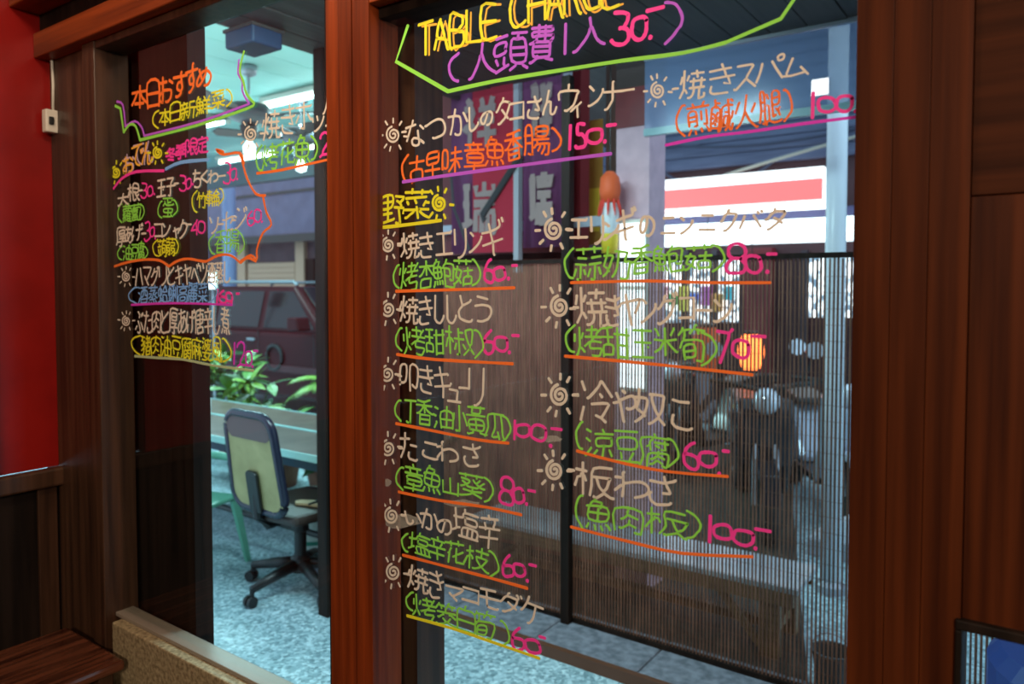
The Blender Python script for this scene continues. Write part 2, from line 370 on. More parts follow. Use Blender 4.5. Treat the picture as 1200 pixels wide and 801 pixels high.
# poster and paper lantern in the shop corner
po = empty('drink_poster', (P(694, 230, Y=2.86).x, 2.86, 1.75), label='amber drink poster on the brown wall behind the paper figure', cat='poster')
MB().box(-.07, .07, 0, .006, 0, .75).build('poster_sheet', mat('amber_poster_print', (.42, .20, .03), .5), po)
MB().box(-.05, .05, -.004, 0, .08, .34).build('poster_glass_print', mat('yellow_poster_print', (.80, .52, .04), .5), po)
PX = P(718, 230, Y=2.3).x
pc = empty('hanging_streamer', (PX, 2.27, 1.72), label='red, white and yellow paper streamer hanging beside the pinkish pillar', cat='decoration')
MB().lathe([(.02, .36), (.048, .33), (.055, .26), (.045, .21), (.02, .20)], 18).build('red_top', mat('red_orange_paper', (.85, .12, .03), .6), pc, smooth=True)
for k in range(10):
    g = k/10*6.283
    MB().tube([(.04*math.cos(g), .04*math.sin(g), .22), (.055*math.cos(g), .055*math.sin(g), .17), (.06*math.cos(g), .06*math.sin(g), .135)], [.008, .006, .002], 5).build('red_tassel', mat('red_tassel_paper', (.8, .05, .03), .6) if k == 0 else bpy.data.materials['red_tassel_paper'], pc)
MB().lathe([(.038, .20), (.045, .17), (.045, .05), (.042, .045)], 18).build('white_body', mat('white_paper', (.75, .75, .78), .6), pc, smooth=True)
MB().lathe([(.043, .045), (.044, .04), (.040, -.05), (.02, -.055)], 18).build('yellow_base', mat('yellow_paper', (.75, .55, .03), .6), pc, smooth=True)
MB().tube([(0, 0, .35), (0, 0, .895)], .003).build('string', BLK, pc)
lb = empty('glow_box', (-1.705, 2.385, 0.96), label='tall white box on the pillar front, glow added for a brightly lit wall', cat='sign')
MB().box(-.075, .075, -.04, 0, 0, .88).build('housing', WHT, lb, bevel=.004)
for a, c in ((.02, .16), (.18, .52), (.54, .86)):
    MB().box(-.070, .070, -.046, -.0402, a, c).build('glow_panel', LITW, lb)  # emission stands in for strong light on a white wall

# ------------------------------------------------------------------ reed screen
SLM = noisy('dark_reed', (.11, .045, .026), (.25, .105, .062), 9, (3, 3, .6), .6, 5)
rs = empty('reed_screen', (0, 1.83, ZG+.045), label='dark reed screen of thin upright rods standing on the kerb', cat='screen')
xs0, xs1 = -2.68, 0.35
zt = 1.66
mb = MB(); x = xs0
while x < xs1:
    r = .0042*random.uniform(.85, 1.1)
    mb.tube([(x, random.uniform(-.001, .001), .015), (x+random.uniform(-.002, .002), 0, zt*.5), (x+random.uniform(-.002, .002), 0, zt+random.uniform(-.004, .006))], r, 5, cap=False)
    x += .0152
mb.build('reed_rods', SLM, rs, kind='stuff')
mb = MB()
for z in [i*.06+.03 for i in range(27)]:
    mb.box(xs0, xs1, -.0045, -.0035, z, z+.0012)
mb.build('binding_threads', SLM, rs, kind='stuff')
MB().box(xs0-.02, xs1, -.015, .015, 0, .02).build('bottom_rail', WX, rs)
MB().box(xs0-.02, xs1, -.012, .012, zt, zt+.02).build('top_rail', WX, rs)
for xx in (P(664, 600, Y=1.80).x, P(1012, 400, Y=1.80).x, .3):
    MB().box(xx-.022, xx+.022, -.05, -.008, 0, 2.5 if xx < -1 else zt+.02).build('support_post', WX, rs, bevel=.003)

# ------------------------------------------------------------------ bench, pail and lanterns behind the screen
bw = noisy('weathered_bench_wood', (.16, .09, .045), (.30, .18, .09), 5, (.6, 12, 12), .5, 6)
btop = mat('pale_bench_top', (.50, .55, .62), .25)
be = empty('trestle_bench', (-.80, 2.07, ZG), label='low wooden trestle bench with pale planks behind the reed screen', cat='bench')
bxs = -1.75
for i in range(3): MB().box(bxs, 0, i*.115, i*.115+.110, .31, .335).build('top_plank', btop, be, bevel=.003)
MB().box(bxs+.02, -.02, .0, .03, .25, .308).build('apron', bw, be, bevel=.002); MB().box(bxs+.02, -.02, .31, .34, .25, .308).build('apron', bw, be, bevel=.002)
for lx in (-.12, bxs+.14):
    for ly in (.01, .29): MB().box(lx-.04, lx+.04, ly, ly+.04, 0, .31).build('leg', bw, be, bevel=.002)
    MB().box(lx-.015, lx+.015, .05, .29, .09, .13).build('leg_brace', bw, be)
for s, lx in ((-1, -.16), (1, bxs+.18)):
    M = Matrix.Translation((lx+s*.11, .03, .17)) @ Matrix.Rotation(s*math.radians(42), 4, 'Y')
    MB().box(-.015, .015, -.012, .012, -.16, .16, M).build('diagonal_brace', bw, be)
MB().box(bxs+.16, -.14, .14, .17, .08, .12).build('stretcher', bw, be)
pa = empty('pail', (P(975, 770, Y=2.0).x, 2.0, ZG), label='small dark grey pail on the ground beside the bench end', cat='bucket')
MB().lathe([(.055, 0), (.075, .15), (.080, .15), (.080, .157), (.07, .157), (.052, .01)], 22).build('pail_body', mat('grey_rubber', (.07, .08, .09), .5), pa, smooth=False)
MB().tube([(.078*math.cos(a), 0.0, .15+.07*math.sin(a)) for a in [i*math.pi/10 for i in range(11)]], .003).build('handle', STEEL, pa)
def lantern(px, py, Y, r, h, m, label):
    p = P(px, py, Y=Y)
    l = empty('paper_lantern', (p.x, p.y, p.z-h/2), label=label, cat='lantern', group=None)
    prof = []
    for i in range(17):
        t = i/16; q = r*(.62+.38*math.sin(math.pi*t))*(1 if i % 2 else .965); prof.append((q, t*h))
    MB().lathe(prof, 24).build('paper_shade', m, l, smooth=True)
    MB().lathe([(r*.55, 0), (r*.6, .0), (r*.6, -.025), (r*.5, -.025)], 20).build('bottom_ring', BLK, l)
    MB().lathe([(r*.5, h+.025), (r*.62, h+.025), (r*.62, h), (r*.5, h)], 20).build('top_ring', BLK, l)
    MB().tube([(0, 0, h+.02), (0, 0, h+.9)], .004).build('cord', BLK, l)
lantern(880, 412, 5.2, .11, .30, mat('lit_lantern_paper', (.9, .25, .05), .7, emit=(1.0, .17, .035), strength=4.5), 'glowing orange-red paper lantern over the parked scooters')
lantern(828, 408, 4.6, .12, .34, mat('dim_lantern_paper', (.45, .09, .03), .7, emit=(1.0, .13, .03), strength=.25), 'dimmer brown-red paper lantern left of the glowing one')

# ------------------------------------------------------------------ across the street: shop with lit sign
sf = empty('street_shop', (0, 7.2, ZG), label='shop across the street with lit interior under a red and white sign', cat='shop')
SH = noisy('blue_grey_shutter', (.06, .075, .14), (.09, .11, .19), 6, (.4, 1, 9), .55, 4)
pl = None
for i in range(14):
    if pl is None: pl = MB().box(-8.6, 6, -.03, .04, 0, .135).build('cladding_board', SH, sf, bevel=.012, loc=(0, 0, 2.95))
    else: link_copy(pl, sf, (0, 0, 2.95+i*.14))
MB().box(-8.6, 6, .045, .3, 0, 4.9).build('wall_core', mat('dark_wine_wall', (.045, .016, .022), .7), sf)
DP = mat('dark_frame', (.03, .02, .03), .5)
MB().box(-8.6, 6, -.10, .03, 2.33, 2.42).build('canopy_beam', mat('violet_grey_beam', (.05, .05, .12), .5), sf)
LB = mat('fluorescent_fascia', (.9, .95, 1), .5, emit=(.80, .92, 1.0), strength=2.6)
def at8(px): return P(px, 300, Y=7.1).x
zz = lambda py, px=866: P(px, py, Y=7.0).z-ZG
MB().box(at8(738), at8(1020), -.24, -.06, zz(285, 885), zz(259, 885)).build('lit_fascia', LB, sf)
INT = noisy('lit_shop_interior', (.10, .16, .22), (1, 1, 1), 13, (1, 1, 1), .8, 3, 0, (.42, .56))
nt = INT.node_tree; pb = nt.nodes['Principled BSDF']
src_ = pb.inputs['Base Color'].links[0].from_socket; nt.links.new(src_, pb.inputs['Emission Color']); pb.inputs['Emission Strength'].default_value = 2.0
for a, c, t, b2 in ((767, 800, 300, 378), (803, 834, 300, 378), (837, 867, 300, 378), (943, 972, 300, 372), (974, 1003, 300, 372)):
    MB().box(at8(a), at8(c), -.01, .03, zz(b2, a), zz(t, a)).build('lit_window', INT, sf)
for a in (765, 801, 835, 869, 941, 972.5, 1005):
    MB().box(at8(a)-.03, at8(a)+.03, -.05, .03, 0, zz(292, a)).build('door_frame', DP, sf)
MB().box(at8(871), at8(905), -.12, .03, 0, zz(290, 885)).build('red_pilaster', mat('wine_red_paint', (.16, .012, .02), .5), sf)
for i, c in enumerate(((.8, .05, .2), (.1, .5, .2), (.9, .7, .1), (.2, .3, .9), (.8, .2, .6), (.9, .4, .1), (.1, .6, .7))):
    xx = at8(776+i*13.2)
    MB().box(xx-.05, xx+.05, -.16, -.06, zz(352+(i % 3)*7), zz(335+(i % 2)*9)).build('goods_box', mat('goods_%s' % 'abcdefg'[i], c, .5), sf, bevel=.01)
sg = empty('shop_sign', (0, 6.85, 0), label='glowing sign with a red band between white bands across the street', cat='sign')
SW_ = mat('sign_white_light', (1, 1, 1), .4, emit=(1, .97, .97), strength=1.6); SR_ = mat('sign_red_light', (.9, .12, .12), .4, emit=(.95, .22, .22), strength=.95)
SO_ = mat('sign_orange_line', (1, .5, .3), .4, emit=(1, .55, .35), strength=.8)
sx0, sx1 = P(735, 230, Y=6.85).x, P(965, 230, Y=6.85).x
q = lambda py: P(866, py, Y=6.85).z
MB().box(sx0, sx1, .01, .218, q(248), q(203)).build('sign_box', SW_, sg, bevel=.01)
MB().box(sx0, sx1-.01, -.004, .008, q(239.5), q(216)).build('red_band', SR_, sg)
MB().box(sx0, sx1-.01, -.004, .008, q(244.2), q(243.2)).build('thin_orange_line', SO_, sg)
# cables slung across
for k, (a, c, s) in enumerate((((760, 186), (905, 190), .25), ((760, 166), (1003, 150), .10), ((850, 205), (1003, 160), .02))):
    p0, p1 = P(*a, Y=7.145), P(*c, Y=7.145)
    MB().tube([p0.lerp(p1, i/14)-Vector((0, (.03+.06*k)*4*(i/14)*(1-i/14), s*1.3*4*(i/14)*(1-i/14))) for i in range(15)], .018, 6).build('overhead_cable', mat('cable_%s' % 'abc'[k], ((.03, .04, .08), (.03, .04, .08), (.35, .33, .28))[k], .6), None,
        label=('black cable sagging low left of the sign top', 'black cable sagging across above the red sign', 'pale taut cable rising to the right above the sign')[k], cat='cable')
# added round pole imitating a vertical streak of glow near the right end
bp_ = empty('glow_pole', (P(979, 300, Y=3.0).x, 3.0, ZG), label='added white round pole in place of a vertical glow near the right edge of the pane', cat='pole')
WP = mat('glow_pole_white', (.88, .93, 1.0), .3)
MB().lathe([(.05, 0), (.05, 3.4)], 24).build('pole_tube', WP, bp_, smooth=True)
MB().lathe([(.075, 0), (.075, .04), (.05, .06)], 24).build('pole_foot', STEEL, bp_)
lp_ = empty('wall_lamp', (P(961, 102, Y=2.9).x, 2.9, P(961, 102, Y=2.9).z), label='small square white lamp lit behind the plastic valance', cat='lamp')
MB().box(-.045, .045, 0, .03, -.045, .045).build('lamp_box', WHT, lp_, bevel=.004)
MB().box(-.04, .04, -.006, -.0005, -.04, .04).build('lit_diffuser', mat('lamp_diffuser', (1, 1, 1), .5, emit=(.95, .98, 1), strength=6), lp_)

# ------------------------------------------------------------------ scooters
SCB = mat('scooter_black_paint', (.02, .022, .03), .15); SCW = mat('scooter_silver_paint', (.45, .50, .60), .2, .3); TYR = mat('tyre_rubber', (.015, .015, .017), .7)
HL = mat('headlamp_glass', (.8, .85, .95), .08, .3)
def scooter(paint):
    r = empty('scooter')
    for k, wx in enumerate((-.62, .62)):
        wh = MB().lathe([(.15, -.04), (.21, -.045), (.235, -.02), (.235, .02), (.21, .045), (.15, .04)], 22, (wx, 0, .235), 'y').build('wheel', TYR, r, smooth=True)
        MB().lathe([(.02, -.03), (.148, -.02), (.148, .02), (.02, .03)], 12, (wx, 0, .235), 'y').build('rim', STEEL, wh)
    MB().prism([(-.20, .26), (-.80, .42), (-.86, .62), (-.70, .72), (-.25, .70), (-.12, .45), (-.05, .30)], -.13, .13).build('rear_body', paint, r, bevel=.04)
    MB().prism([(-.78, .72), (-.80, .78), (-.45, .80), (-.15, .76), (-.14, .71), (-.4, .70)], -.12, .12).build('seat', BLK, r, bevel=.02)
    MB().prism([(-.15, .24), (.35, .24), (.38, .29), (-.15, .30)], -.15, .15).build('footboard', BLK, r, bevel=.01)
    MB().prism([(.34, .24), (.50, .46), (.56, .80), (.50, .90), (.44, .88), (.40, .55), (.28, .28)], -.17, .17).build('front_shield', paint, r, bevel=.03)
    MB().prism([(.42, .44), (.55, .52), (.76, .46), (.86, .30), (.78, .40), (.62, .46)], -.06, .06).build('front_mudguard', paint, r, bevel=.015)
    MB().tube([(.62, .07, .235), (.50, .06, .62)], .02).build('fork', STEEL, r); MB().tube([(.62, -.07, .235), (.50, -.06, .62)], .02).build('fork', STEEL, r)
    hb = MB().tube([(.36, -.33, .98), (.42, -.2, .97), (.46, 0, .93), (.42, .2, .97), (.36, .33, .98)], .016).build('handlebar', BLK, r)
    MB().lathe([(.02, 0), (.08, .02), (.085, .06), (.05, .12)], 18, (.50, 0, .88), 'x').build('headlamp', HL, r, smooth=True)
    for s in (-1, 1):
        m_ = MB().tube([(.38, s*.25, .98), (.40, s*.30, 1.15)], .006).build('mirror_stalk', BLK, r)
        MB().lathe([(.001, -.008), (.055, -.006), (.055, .006), (.001, .008)], 16, (.40, s*.31, 1.19), 'x').build('mirror_glass', HL, m_)
    MB().prism([(-.85, .44), (-.93, .50), (-.93, .58), (-.86, .60)], -.07, .07).build('tail_lamp', mat('red_lens', (.6, .02, .02), .2), r)
    MB().tube([(-.2, .10, .2), (-.5, .14, .2), (-.85, .15, .3)], [.03, .045, .04]).build('exhaust', STEEL, r)
    return r
s1 = scooter(SCB); s2 = scooter(SCW); s3 = copy_tree(s1); s4 = copy_tree(s2)
for s, px, Y, rz, lab in ((s1, 885, 4.1, -1.15, 'black scooter parked nearest the reed screen'), (s2, 962, 4.6, -1.0, 'silver scooter catching daylight at the right'),
                          (s3, 838, 5.25, -1.9, 'black scooter parked left of the glowing lantern'), (s4, 792, 6.05, -1.5, 'silver scooter farther back by the shop windows')):
    s.location = (P(px, 500, Y=Y).x, Y, ZG); s.rotation_euler = (0, 0, rz); tag(s, lab, 'scooter', 'scooters parked in the street')
wx_ = empty('step_block', (P(985, 610, Y=3.6).x, 3.6, ZG), label='white and grey box lying on the ground near the right edge', cat='box')
MB().box(-.16, .3, -.12, .12, 0, .10).build('box_body', mat('grey_box_paint', (.35, .38, .44), .5), wx_, bevel=.008)
MB().prism([(-.16, .10), (.08, .10), (.08, .26)], -.10, .08).build('white_lid', mat('white_lid_paint', (.8, .86, .95), .4), wx_, bevel=.004)
MB().box(.1, .26, -.08, .08, .10, .18).build('red_packet', mat('dull_red_packet', (.3, .04, .04), .6), wx_, bevel=.02)

# ------------------------------------------------------------------ yard furniture seen through the left pane
TT = noisy('mottled_table_top', (.13, .085, .06), (.20, .14, .10), 7, rough=.30); CYN = mat('pale_cyan_edging', (.45, .80, .78), .35)
tb = empty('yard_table', (-4.0, 1.53, ZG), label='long brown table with pale cyan edging behind the swivel chair', cat='table')
X0, X1 = -1.9, 1.12
for y0, y1 in ((0, .44), (.46, .86)):
    MB().box(X0, X1, y0, y1, .655, .68).build('tabletop', TT, tb, bevel=.004)
    MB().box(X0, X1, y0-.012, y0, .645, .684).build('edging', CYN, tb); MB().box(X0, X1, y1-.012, y1+.0, .6802, .685).build('edging', CYN, tb)
MB().box(X0+.05, X1-.05, .04, .82, .58, .653).build('under_frame', NAVY, tb)
for lx in (X0+.1, -.55, X1-.12):
    for ly in (.06, .78): MB().box(lx-.02, lx+.02, ly-.02, ly+.02, 0, .60).build('leg', mat('grey_leg_paint', (.16, .20, .20), .5) if (lx, ly) == (X0+.1, .06) else bpy.data.materials['grey_leg_paint'], tb)
MB().tube([(-.55, .06, .22), (X1-.12, .06, .22)], .018).build('foot_rail', BLK, tb)
cu = P(241, 478, Y=1.95)
c_ = empty('white_cup', (cu.x, 1.95, ZG+.686), label='white box-like cup standing on the left of the long table', cat='cup')
MB().lathe([(.035, 0), (.042, .10), (.039, .10), (.032, .005)], 20).build('cup_body', mat('white_ceramic', (.8, .85, .85), .3), c_, smooth=False)
MB().tube([(.04, 0, .08), (.062, 0, .07), (.062, 0, .04), (.037, 0, .025)], .005).build('cup_handle', mat('white_ceramic_handle', (.8, .85, .85), .3), c_)
# swivel chair
sc_ = empty('swivel_chair', (-3.18, 1.42, ZG), rz=math.radians(-2), label='swivel office chair with yellowed mesh back in front of the long table', cat='chair')
for i in range(5):
    g = math.radians(i*72+200); cx_, sy_ = math.cos(g), math.sin(g)
    lg = MB().tube([(.03*cx_, .03*sy_, .13), (.15*cx_, .15*sy_, .115), (.30*cx_, .30*sy_, .085)], [.032, .028, .020], 10).build('base_arm', BLK, sc_, smooth=True)
    ca = MB().tube([(.30*cx_, .30*sy_, .085), (.30*cx_, .30*sy_, .05)], .012).build('caster', BLK, lg)
    mb = MB()
    for s in (-1, 1): mb.lathe([(.002, -.009), (.028, -.009), (.028, .009), (.002, .009)], 14, (0, s*.016, 0), 'y')
    o = MB(); M = Matrix.Translation((.31*cx_, .31*sy_, .028)) @ Matrix.Rotation(g, 4, 'Z')
    mb.v = [tuple(M @ Vector(v)) for v in mb.v]; mb.build('caster_wheel', BLK, sc_)
MB().lathe([(.05, .09), (.05, .16), (.032, .18), (.032, .30), (.045, .31), (.045, .40), (.02, .41)], 18).build('gas_column', BLK, sc_)
mb = MB(); prof = [(-.23, -.20), (-.25, 0), (-.22, .22), (0, .27), (.22, .22), (.25, 0), (.23, -.20), (0, -.23)]
mb.prism(prof, .41, .465, 'z').build('seat', mat('dark_brown_seat', (.045, .03, .025), .5), sc_, bevel=.02)
def rrect(w, h, r, n=6, taper=0.0):
    pts = []
    for cx_, cz_, a0 in ((w-r, r, -90), (w-r-taper, h-r, 0), (-w+r+taper, h-r, 90), (-w+r, r, 180)):
        for i in range(n+1):
            g = math.radians(a0+90*i/n); pts.append((cx_+r*math.cos(g), cz_+r*math.sin(g)))
    return pts
M = Matrix.Translation((0, -.235, .47)) @ Matrix.Rotation(math.radians(8), 4, 'X')
out = rrect(.215, .50, .09, taper=.02); inn = rrect(.205, .48, .085, taper=.02)
mb = MB().tube([M @ Vector((u, 0, v)) for u, v in out+[out[0]]], .022, 10, cap=False); br = mb.build('backrest_rim', mat('blue_black_rim', (.02, .025, .05), .25), sc_, smooth=True)
mb = MB().prism([(u, v) for u, v in out], -.012, .012); mb.v = [tuple(M @ Vector(v)) for v in mb.v]
mb.build('backrest', noisy('yellowed_back_panel', (.40, .36, .16), (.52, .47, .22), 9, rough=.7), sc_)
mb = MB().prism([p for p in rrect(.18, .11, .045)], -.0145, -.0125); mb.v = [tuple(M @ (Vector(v)+Vector((0, 0, .375)))) for v in mb.v]
mb.build('dark_top_patch', mat('faded_mauve_patch', (.17, .12, .12), .7), sc_)
mb = MB(); mb.prism([(-.045, .0), (.045, .0), (.045, .20), (.03, .215), (-.03, .215), (-.045, .20)], -.034, -.016); mb.v = [tuple(M @ Vector(v)) for v in mb.v]
mb.build('back_bracket', BLK, sc_, bevel=.004)
MB().tube([(0, -.262, .56), (0, -.255, .44), (0, -.20, .385), (0, 0, .385)], [.022, .024, .024, .02]).build('bracket_arm', BLK, sc_)
fl_ = empty('flip_flop', (-3.03, 1.41, ZG+.468), rz=.4, label='beige flip-flop with black strap lying on the swivel chair seat', cat='sandal')
so_ = [(.11, 0), (.10, .035), (.03, .042), (-.05, .033), (-.11, .028), (-.125, 0), (-.11, -.028), (-.05, -.03), (.03, -.042), (.10, -.035)]
MB().prism(so_, 0, .016, 'z').build('sole', mat('beige_foam', (.60, .46, .30), .7), fl_, bevel=.003)
MB().tube([(-.03, .035, .012), (.03, .02, .035), (.06, 0, .018), (.03, -.02, .035), (-.03, -.035, .012)], .006).build('strap', BLK, fl_)
# green plastic armchair
GRN = mat('mint_green_plastic', (.16, .46, .33), .35)
gc = empty('plastic_chair', (-3.90, 1.18, ZG), rz=math.radians(-75), label='mint green plastic armchair at the left edge of the yard view', cat='chair')
MB().box(-.22, .22, -.21, .21, .37, .40).build('seat', GRN, gc, bevel=.015)
for sx in (-1, 1):
    for sy in (-1, 1):
        mb = MB(); a = Vector((sx*.20, sy*.19, .37)); b2 = Vector((sx*.25, sy*.24, 0))
        mb.add([a+Vector((-.03, -.012, 0)), a+Vector((.03, -.012, 0)), a+Vector((.03, .012, 0)), a+Vector((-.03, .012, 0)), b2+Vector((-.018, -.010, 0)), b2+Vector((.018, -.010, 0)), b2+Vector((.018, .010, 0)), b2+Vector((-.018, .010, 0))],
               [(0, 1, 2, 3), (7, 6, 5, 4), (0, 4, 5, 1), (1, 5, 6, 2), (2, 6, 7, 3), (3, 7, 4, 0)]).build('leg', GRN, gc, bevel=.004)
    MB().tube([(sx*.23, .19, .38), (sx*.26, .20, .58), (sx*.26, .05, .60), (sx*.25, -.20, .60)], [.018, .020, .024, .02], 8).build('armrest', GRN, gc, smooth=True)
for k in range(5): MB().box(-.19+k*.083, -.14+k*.083, -.235, -.22, .42, .74).build('back_slat', GRN, gc, bevel=.004)
MB().box(-.24, .24, -.245, -.215, .72, .79).build('back_top_rail', GRN, gc, bevel=.012)
MB().box(-.24, .24, -.235, -.21, .385, .43).build('back_bottom_rail', GRN, gc, bevel=.006)
for sx in (-1, 1): MB().box(sx*.235-.02, sx*.235+.02, -.242, -.214, .40, .74).build('back_post', GRN, gc, bevel=.006)
# paint bucket
bu = empty('paint_bucket', (-3.60, 1.86, ZG), label='white bucket with green bands under the long table', cat='bucket')
MB().lathe([(.118, 0), (.138, .33), (.145, .33), (.145, .345), (.13, .345), (.11, .01)], 26).build('bucket_body', mat('white_bucket_plastic', (.62, .70, .62), .4), bu)
GB = mat('green_print_band', (.04, .30, .20), .4)
for z0, z1, r0 in ((.245, .30, .1335), (.05, .075, .1215)): MB().lathe([(r0+z0*0, z0), (r0+.003, z1)], 26).build('green_band', GB, bu)
# ceiling fans
def fan():
    r = empty('ceiling_fan')
    MB().lathe([(.001, 0), (.07, 0), (.06, -.06), (.02, -.08)], 20).build('canopy', STEEL, r, smooth=True)
    MB().tube([(0, 0, -.06), (0, 0, -.30)], .012).build('down_rod', STEEL, r)
    MB().lathe([(.03, -.28), (.15, -.30), (.18, -.35), (.16, -.40), (.06, -.44), (.001, -.45)], 26).build('motor', mat('dark_fan_metal', (.06, .07, .09), .3), r, smooth=True)
    for k in range(4):
        g = math.radians(90*k+25); c, s = math.cos(g), math.sin(g); M = Matrix.Rotation(g, 4, 'Z') @ Matrix.Rotation(math.radians(10), 4, 'X')
        mb = MB().prism([(.22, -.05), (.30, -.075), (.70, -.085), (.74, 0), (.70, .085), (.30, .075), (.22, .05)], -.005, .005, 'z'); mb.v = [tuple(M @ Vector(v)+Vector((0, 0, -.38))) for v in mb.v]
        bl = mb.build('blade', mat('fan_blade_grey', (.03, .035, .04), .4) if not bpy.data.materials.get('fan_blade_grey') else bpy.data.materials['fan_blade_grey'], r)
        MB().tube([(.10*c, .10*s, -.39), (.30*c, .30*s, -.385)], .012).build('blade_iron', BLK, bl)
    MB().lathe([(.05, -.44), (.07, -.46), (.06, -.55), (.03, -.57)], 18).build('light_cup', BLK, r)
    MB().lathe([(.02, -.57), (.05, -.62), (.045, -.67), (.001, -.69)], 16).build('bulb', mat('fan_bulb', (1, 1, 1), .3, emit=(.8, 1, .95), strength=1.6) if not bpy.data.materials.get('fan_bulb') else bpy.data.materials['fan_bulb'], r, smooth=True)
    return r
f1 = fan(); f1.location = P(291, 78, Z=3.21); tag(f1, 'nearer ceiling fan under the turquoise ceiling beside the blue box', 'fan', 'ceiling fans over the yard')
f2 = copy_tree(f1); f2.location = P(352, 112, Z=3.21); f2.rotation_euler.z = .6; tag(f2, 'farther ceiling fan near the post', 'fan')
bb = empty('roller_box', (-2.84, 0.925, 2.535), label='blue metal box hanging from the dark plank soffit corner', cat='box')
MB().box(-.10, .10, -.075, .08, 0, .082).build('box_shell', NAVY, bb, bevel=.01)
MB().box(-.105, .105, -.08, .085, .070, .084).build('top_flange', DK, bb)
# tube lamps
TL = mat('lit_tube', (1, 1, 1), .4, emit=(.70, 1.0, 1.0), strength=9)
def tube_lamp(x, y, lab):
    r = empty('tube_lamp', (x, y, 3.13), label=lab, cat='lamp', group='tube lamps under the turquoise ceiling')
    MB().box(-.62, .62, -.05, .05, .03, .075).build('housing', WHT, r, bevel=.005)
    MB().tube([(-.58, 0, 0), (.58, 0, 0)], .018).build('tube', TL, r)
    for s in (-1, 1): MB().box(s*.6-.02, s*.6+.02, -.02, .02, -.025, .035).build('end_cap', WHT, r)
tube_lamp(-7.2, 3.3, 'lit tube lamp left of the fans'); tube_lamp(-5.2, 3.15, 'lit tube lamp right of the fans near the post'); tube_lamp(-8.3, 4.7, 'lit tube lamp at the far ceiling edge, left'); tube_lamp(-6.7, 4.7, 'lit tube lamp at the far ceiling edge, right')
# white-blue posts and notice
for px, r, lab in ((239, .07, 'bluish white round post at the left edge of the yard view'), (269, .10, 'thicker bluish white round post left of the garage')):
    p = P(px, 300, Y=5.8)
    r_ = empty('round_post', (p.x, 5.8, ZG), label=lab, cat='post', group='round posts at the yard edge')
    MB().lathe([(r, 0), (r, 4.2)], 20).build('post_tube', mat('pale_blue_post', (.32, .42, .72), .4) if not bpy.data.materials.get('pale_blue_post') else bpy.data.materials['pale_blue_post'], r_, smooth=True)
    MB().lathe([(r+.03, 0), (r+.03, .06), (r, .09)], 20).build('post_foot', STEEL, r_)
p = P(246, 329, Y=3.9)
nb_ = empty('glow_notice', (p.x, 3.9, p.z), label='small white sheet with added glow seen through the left pane above the vehicle', cat='sign')
MB().box(-.15, .11, 0, .03, -.10, .10).build('notice_frame', WHT, nb_, bevel=.005)
MB().box(-.14, .10, -.006, -.0005, -.09, .09).build('glow_face', mat('notice_face', (1, 1, 1), .5, emit=(.9, .97, 1), strength=1.6), nb_)  # brightness of the white sheet put in as emission
MB().tube([(0, .04, -.09), (0, .04, -p.z+ZG)], .015).build('stand', STEEL, nb_)
# far building
fb = empty('far_building', (-9, 9.2, ZG), label='grey violet building with a beige shutter behind the dark red vehicle', cat='building')
MB().box(-9, 6, 0, 3, 2.62, 7).build('upper_wall', FACADE, fb)
MB().box(-9, 6, .4, 3, 0, 2.62).build('recessed_wall', noisy('brown_grey_wall', (.09, .06, .07), (.14, .09, .10), 3, rough=.8), fb)
MB().box(-9, 6, -.05, 0, 2.55, 2.72).build('ledge', DK, fb)
MB().box(-9, 6, -.03, 0, 3.6, 3.66).build('ledge', DK, fb)
def xb_(px): return P(px, 320, Y=9.5).x+9
pl = None
for i in range(7):
    mbx = MB().box(xb_(289), xb_(344), .33, .38, .0, .115)
    if pl is None: pl = mbx.build('shutter_slat', BEIGE, fb, bevel=.012, loc=(0, 0, 1.3))
    else: link_copy(pl, fb, (0, 0, 1.3+i*.12))
MB().box(xb_(346), xb_(356), .30, .42, 0, 2.6).build('door_pillar', BEIGE, fb)
MB().box(xb_(356), xb_(366), .34, .42, 0, 2.2).build('dark_door', WX, fb); MB().box(xb_(278), xb_(287), .30, .42, 0, 2.6).build('door_pillar', BEIGE, fb)

# ------------------------------------------------------------------ dark red vehicle
CR = mat('dark_red_car_paint', (.030, .0018, .004), .35, spec=.22); CG = mat('tinted_car_glass', (.006, .004, .006), .15); CH = mat('grey_roof_rail', (.30, .33, .38), .3, .5)
su = empty('off_road_vehicle', (-7.35, 4.25, ZG), label='dark red off-road vehicle parked behind the plants', cat='car')
body = [(-2.2, .35), (-2.25, .95), (-2.15, 1.08), (.92, 1.08), (2.0, .98), (2.2, .85), (2.22, .40), (1.9, .33), (-2.0, .30)]
MB().prism(body, 0, 1.75).build('body', CR, su, bevel=.05)
gh = MB(); lo = [(-2.12, 1.08), (1.02, 1.08)]; hi = [(-1.98, 1.60), (.35, 1.60)]
gh.add([(lo[0][0], .03, 1.07), (lo[1][0], .03, 1.07), (lo[1][0], 1.72, 1.07), (lo[0][0], 1.72, 1.07), (hi[0][0], .16, 1.6), (hi[1][0], .16, 1.6), (hi[1][0], 1.59, 1.6), (hi[0][0], 1.59, 1.6)],
       [(3, 2, 1, 0), (4, 5, 6, 7), (0, 1, 5, 4), (1, 2, 6, 5), (2, 3, 7, 6), (3, 0, 4, 7)]).build('cabin', CR, su, bevel=.03)
def side(z): return .03+(z-1.07)/(.53)*.13-.006
def pane(pts, name='side_window', m=None):
    mb = MB(); n = len(pts)
    mb.add([(u, side(v)-.004, v) for u, v in pts]+[(u, side(v)+.01, v) for u, v in pts], [tuple(range(n)), tuple(reversed(range(n, 2*n)))]+[(i, (i+1) % n, n+(i+1) % n, n+i) for i in range(n)])
    return mb.build(name, m or CG, su)
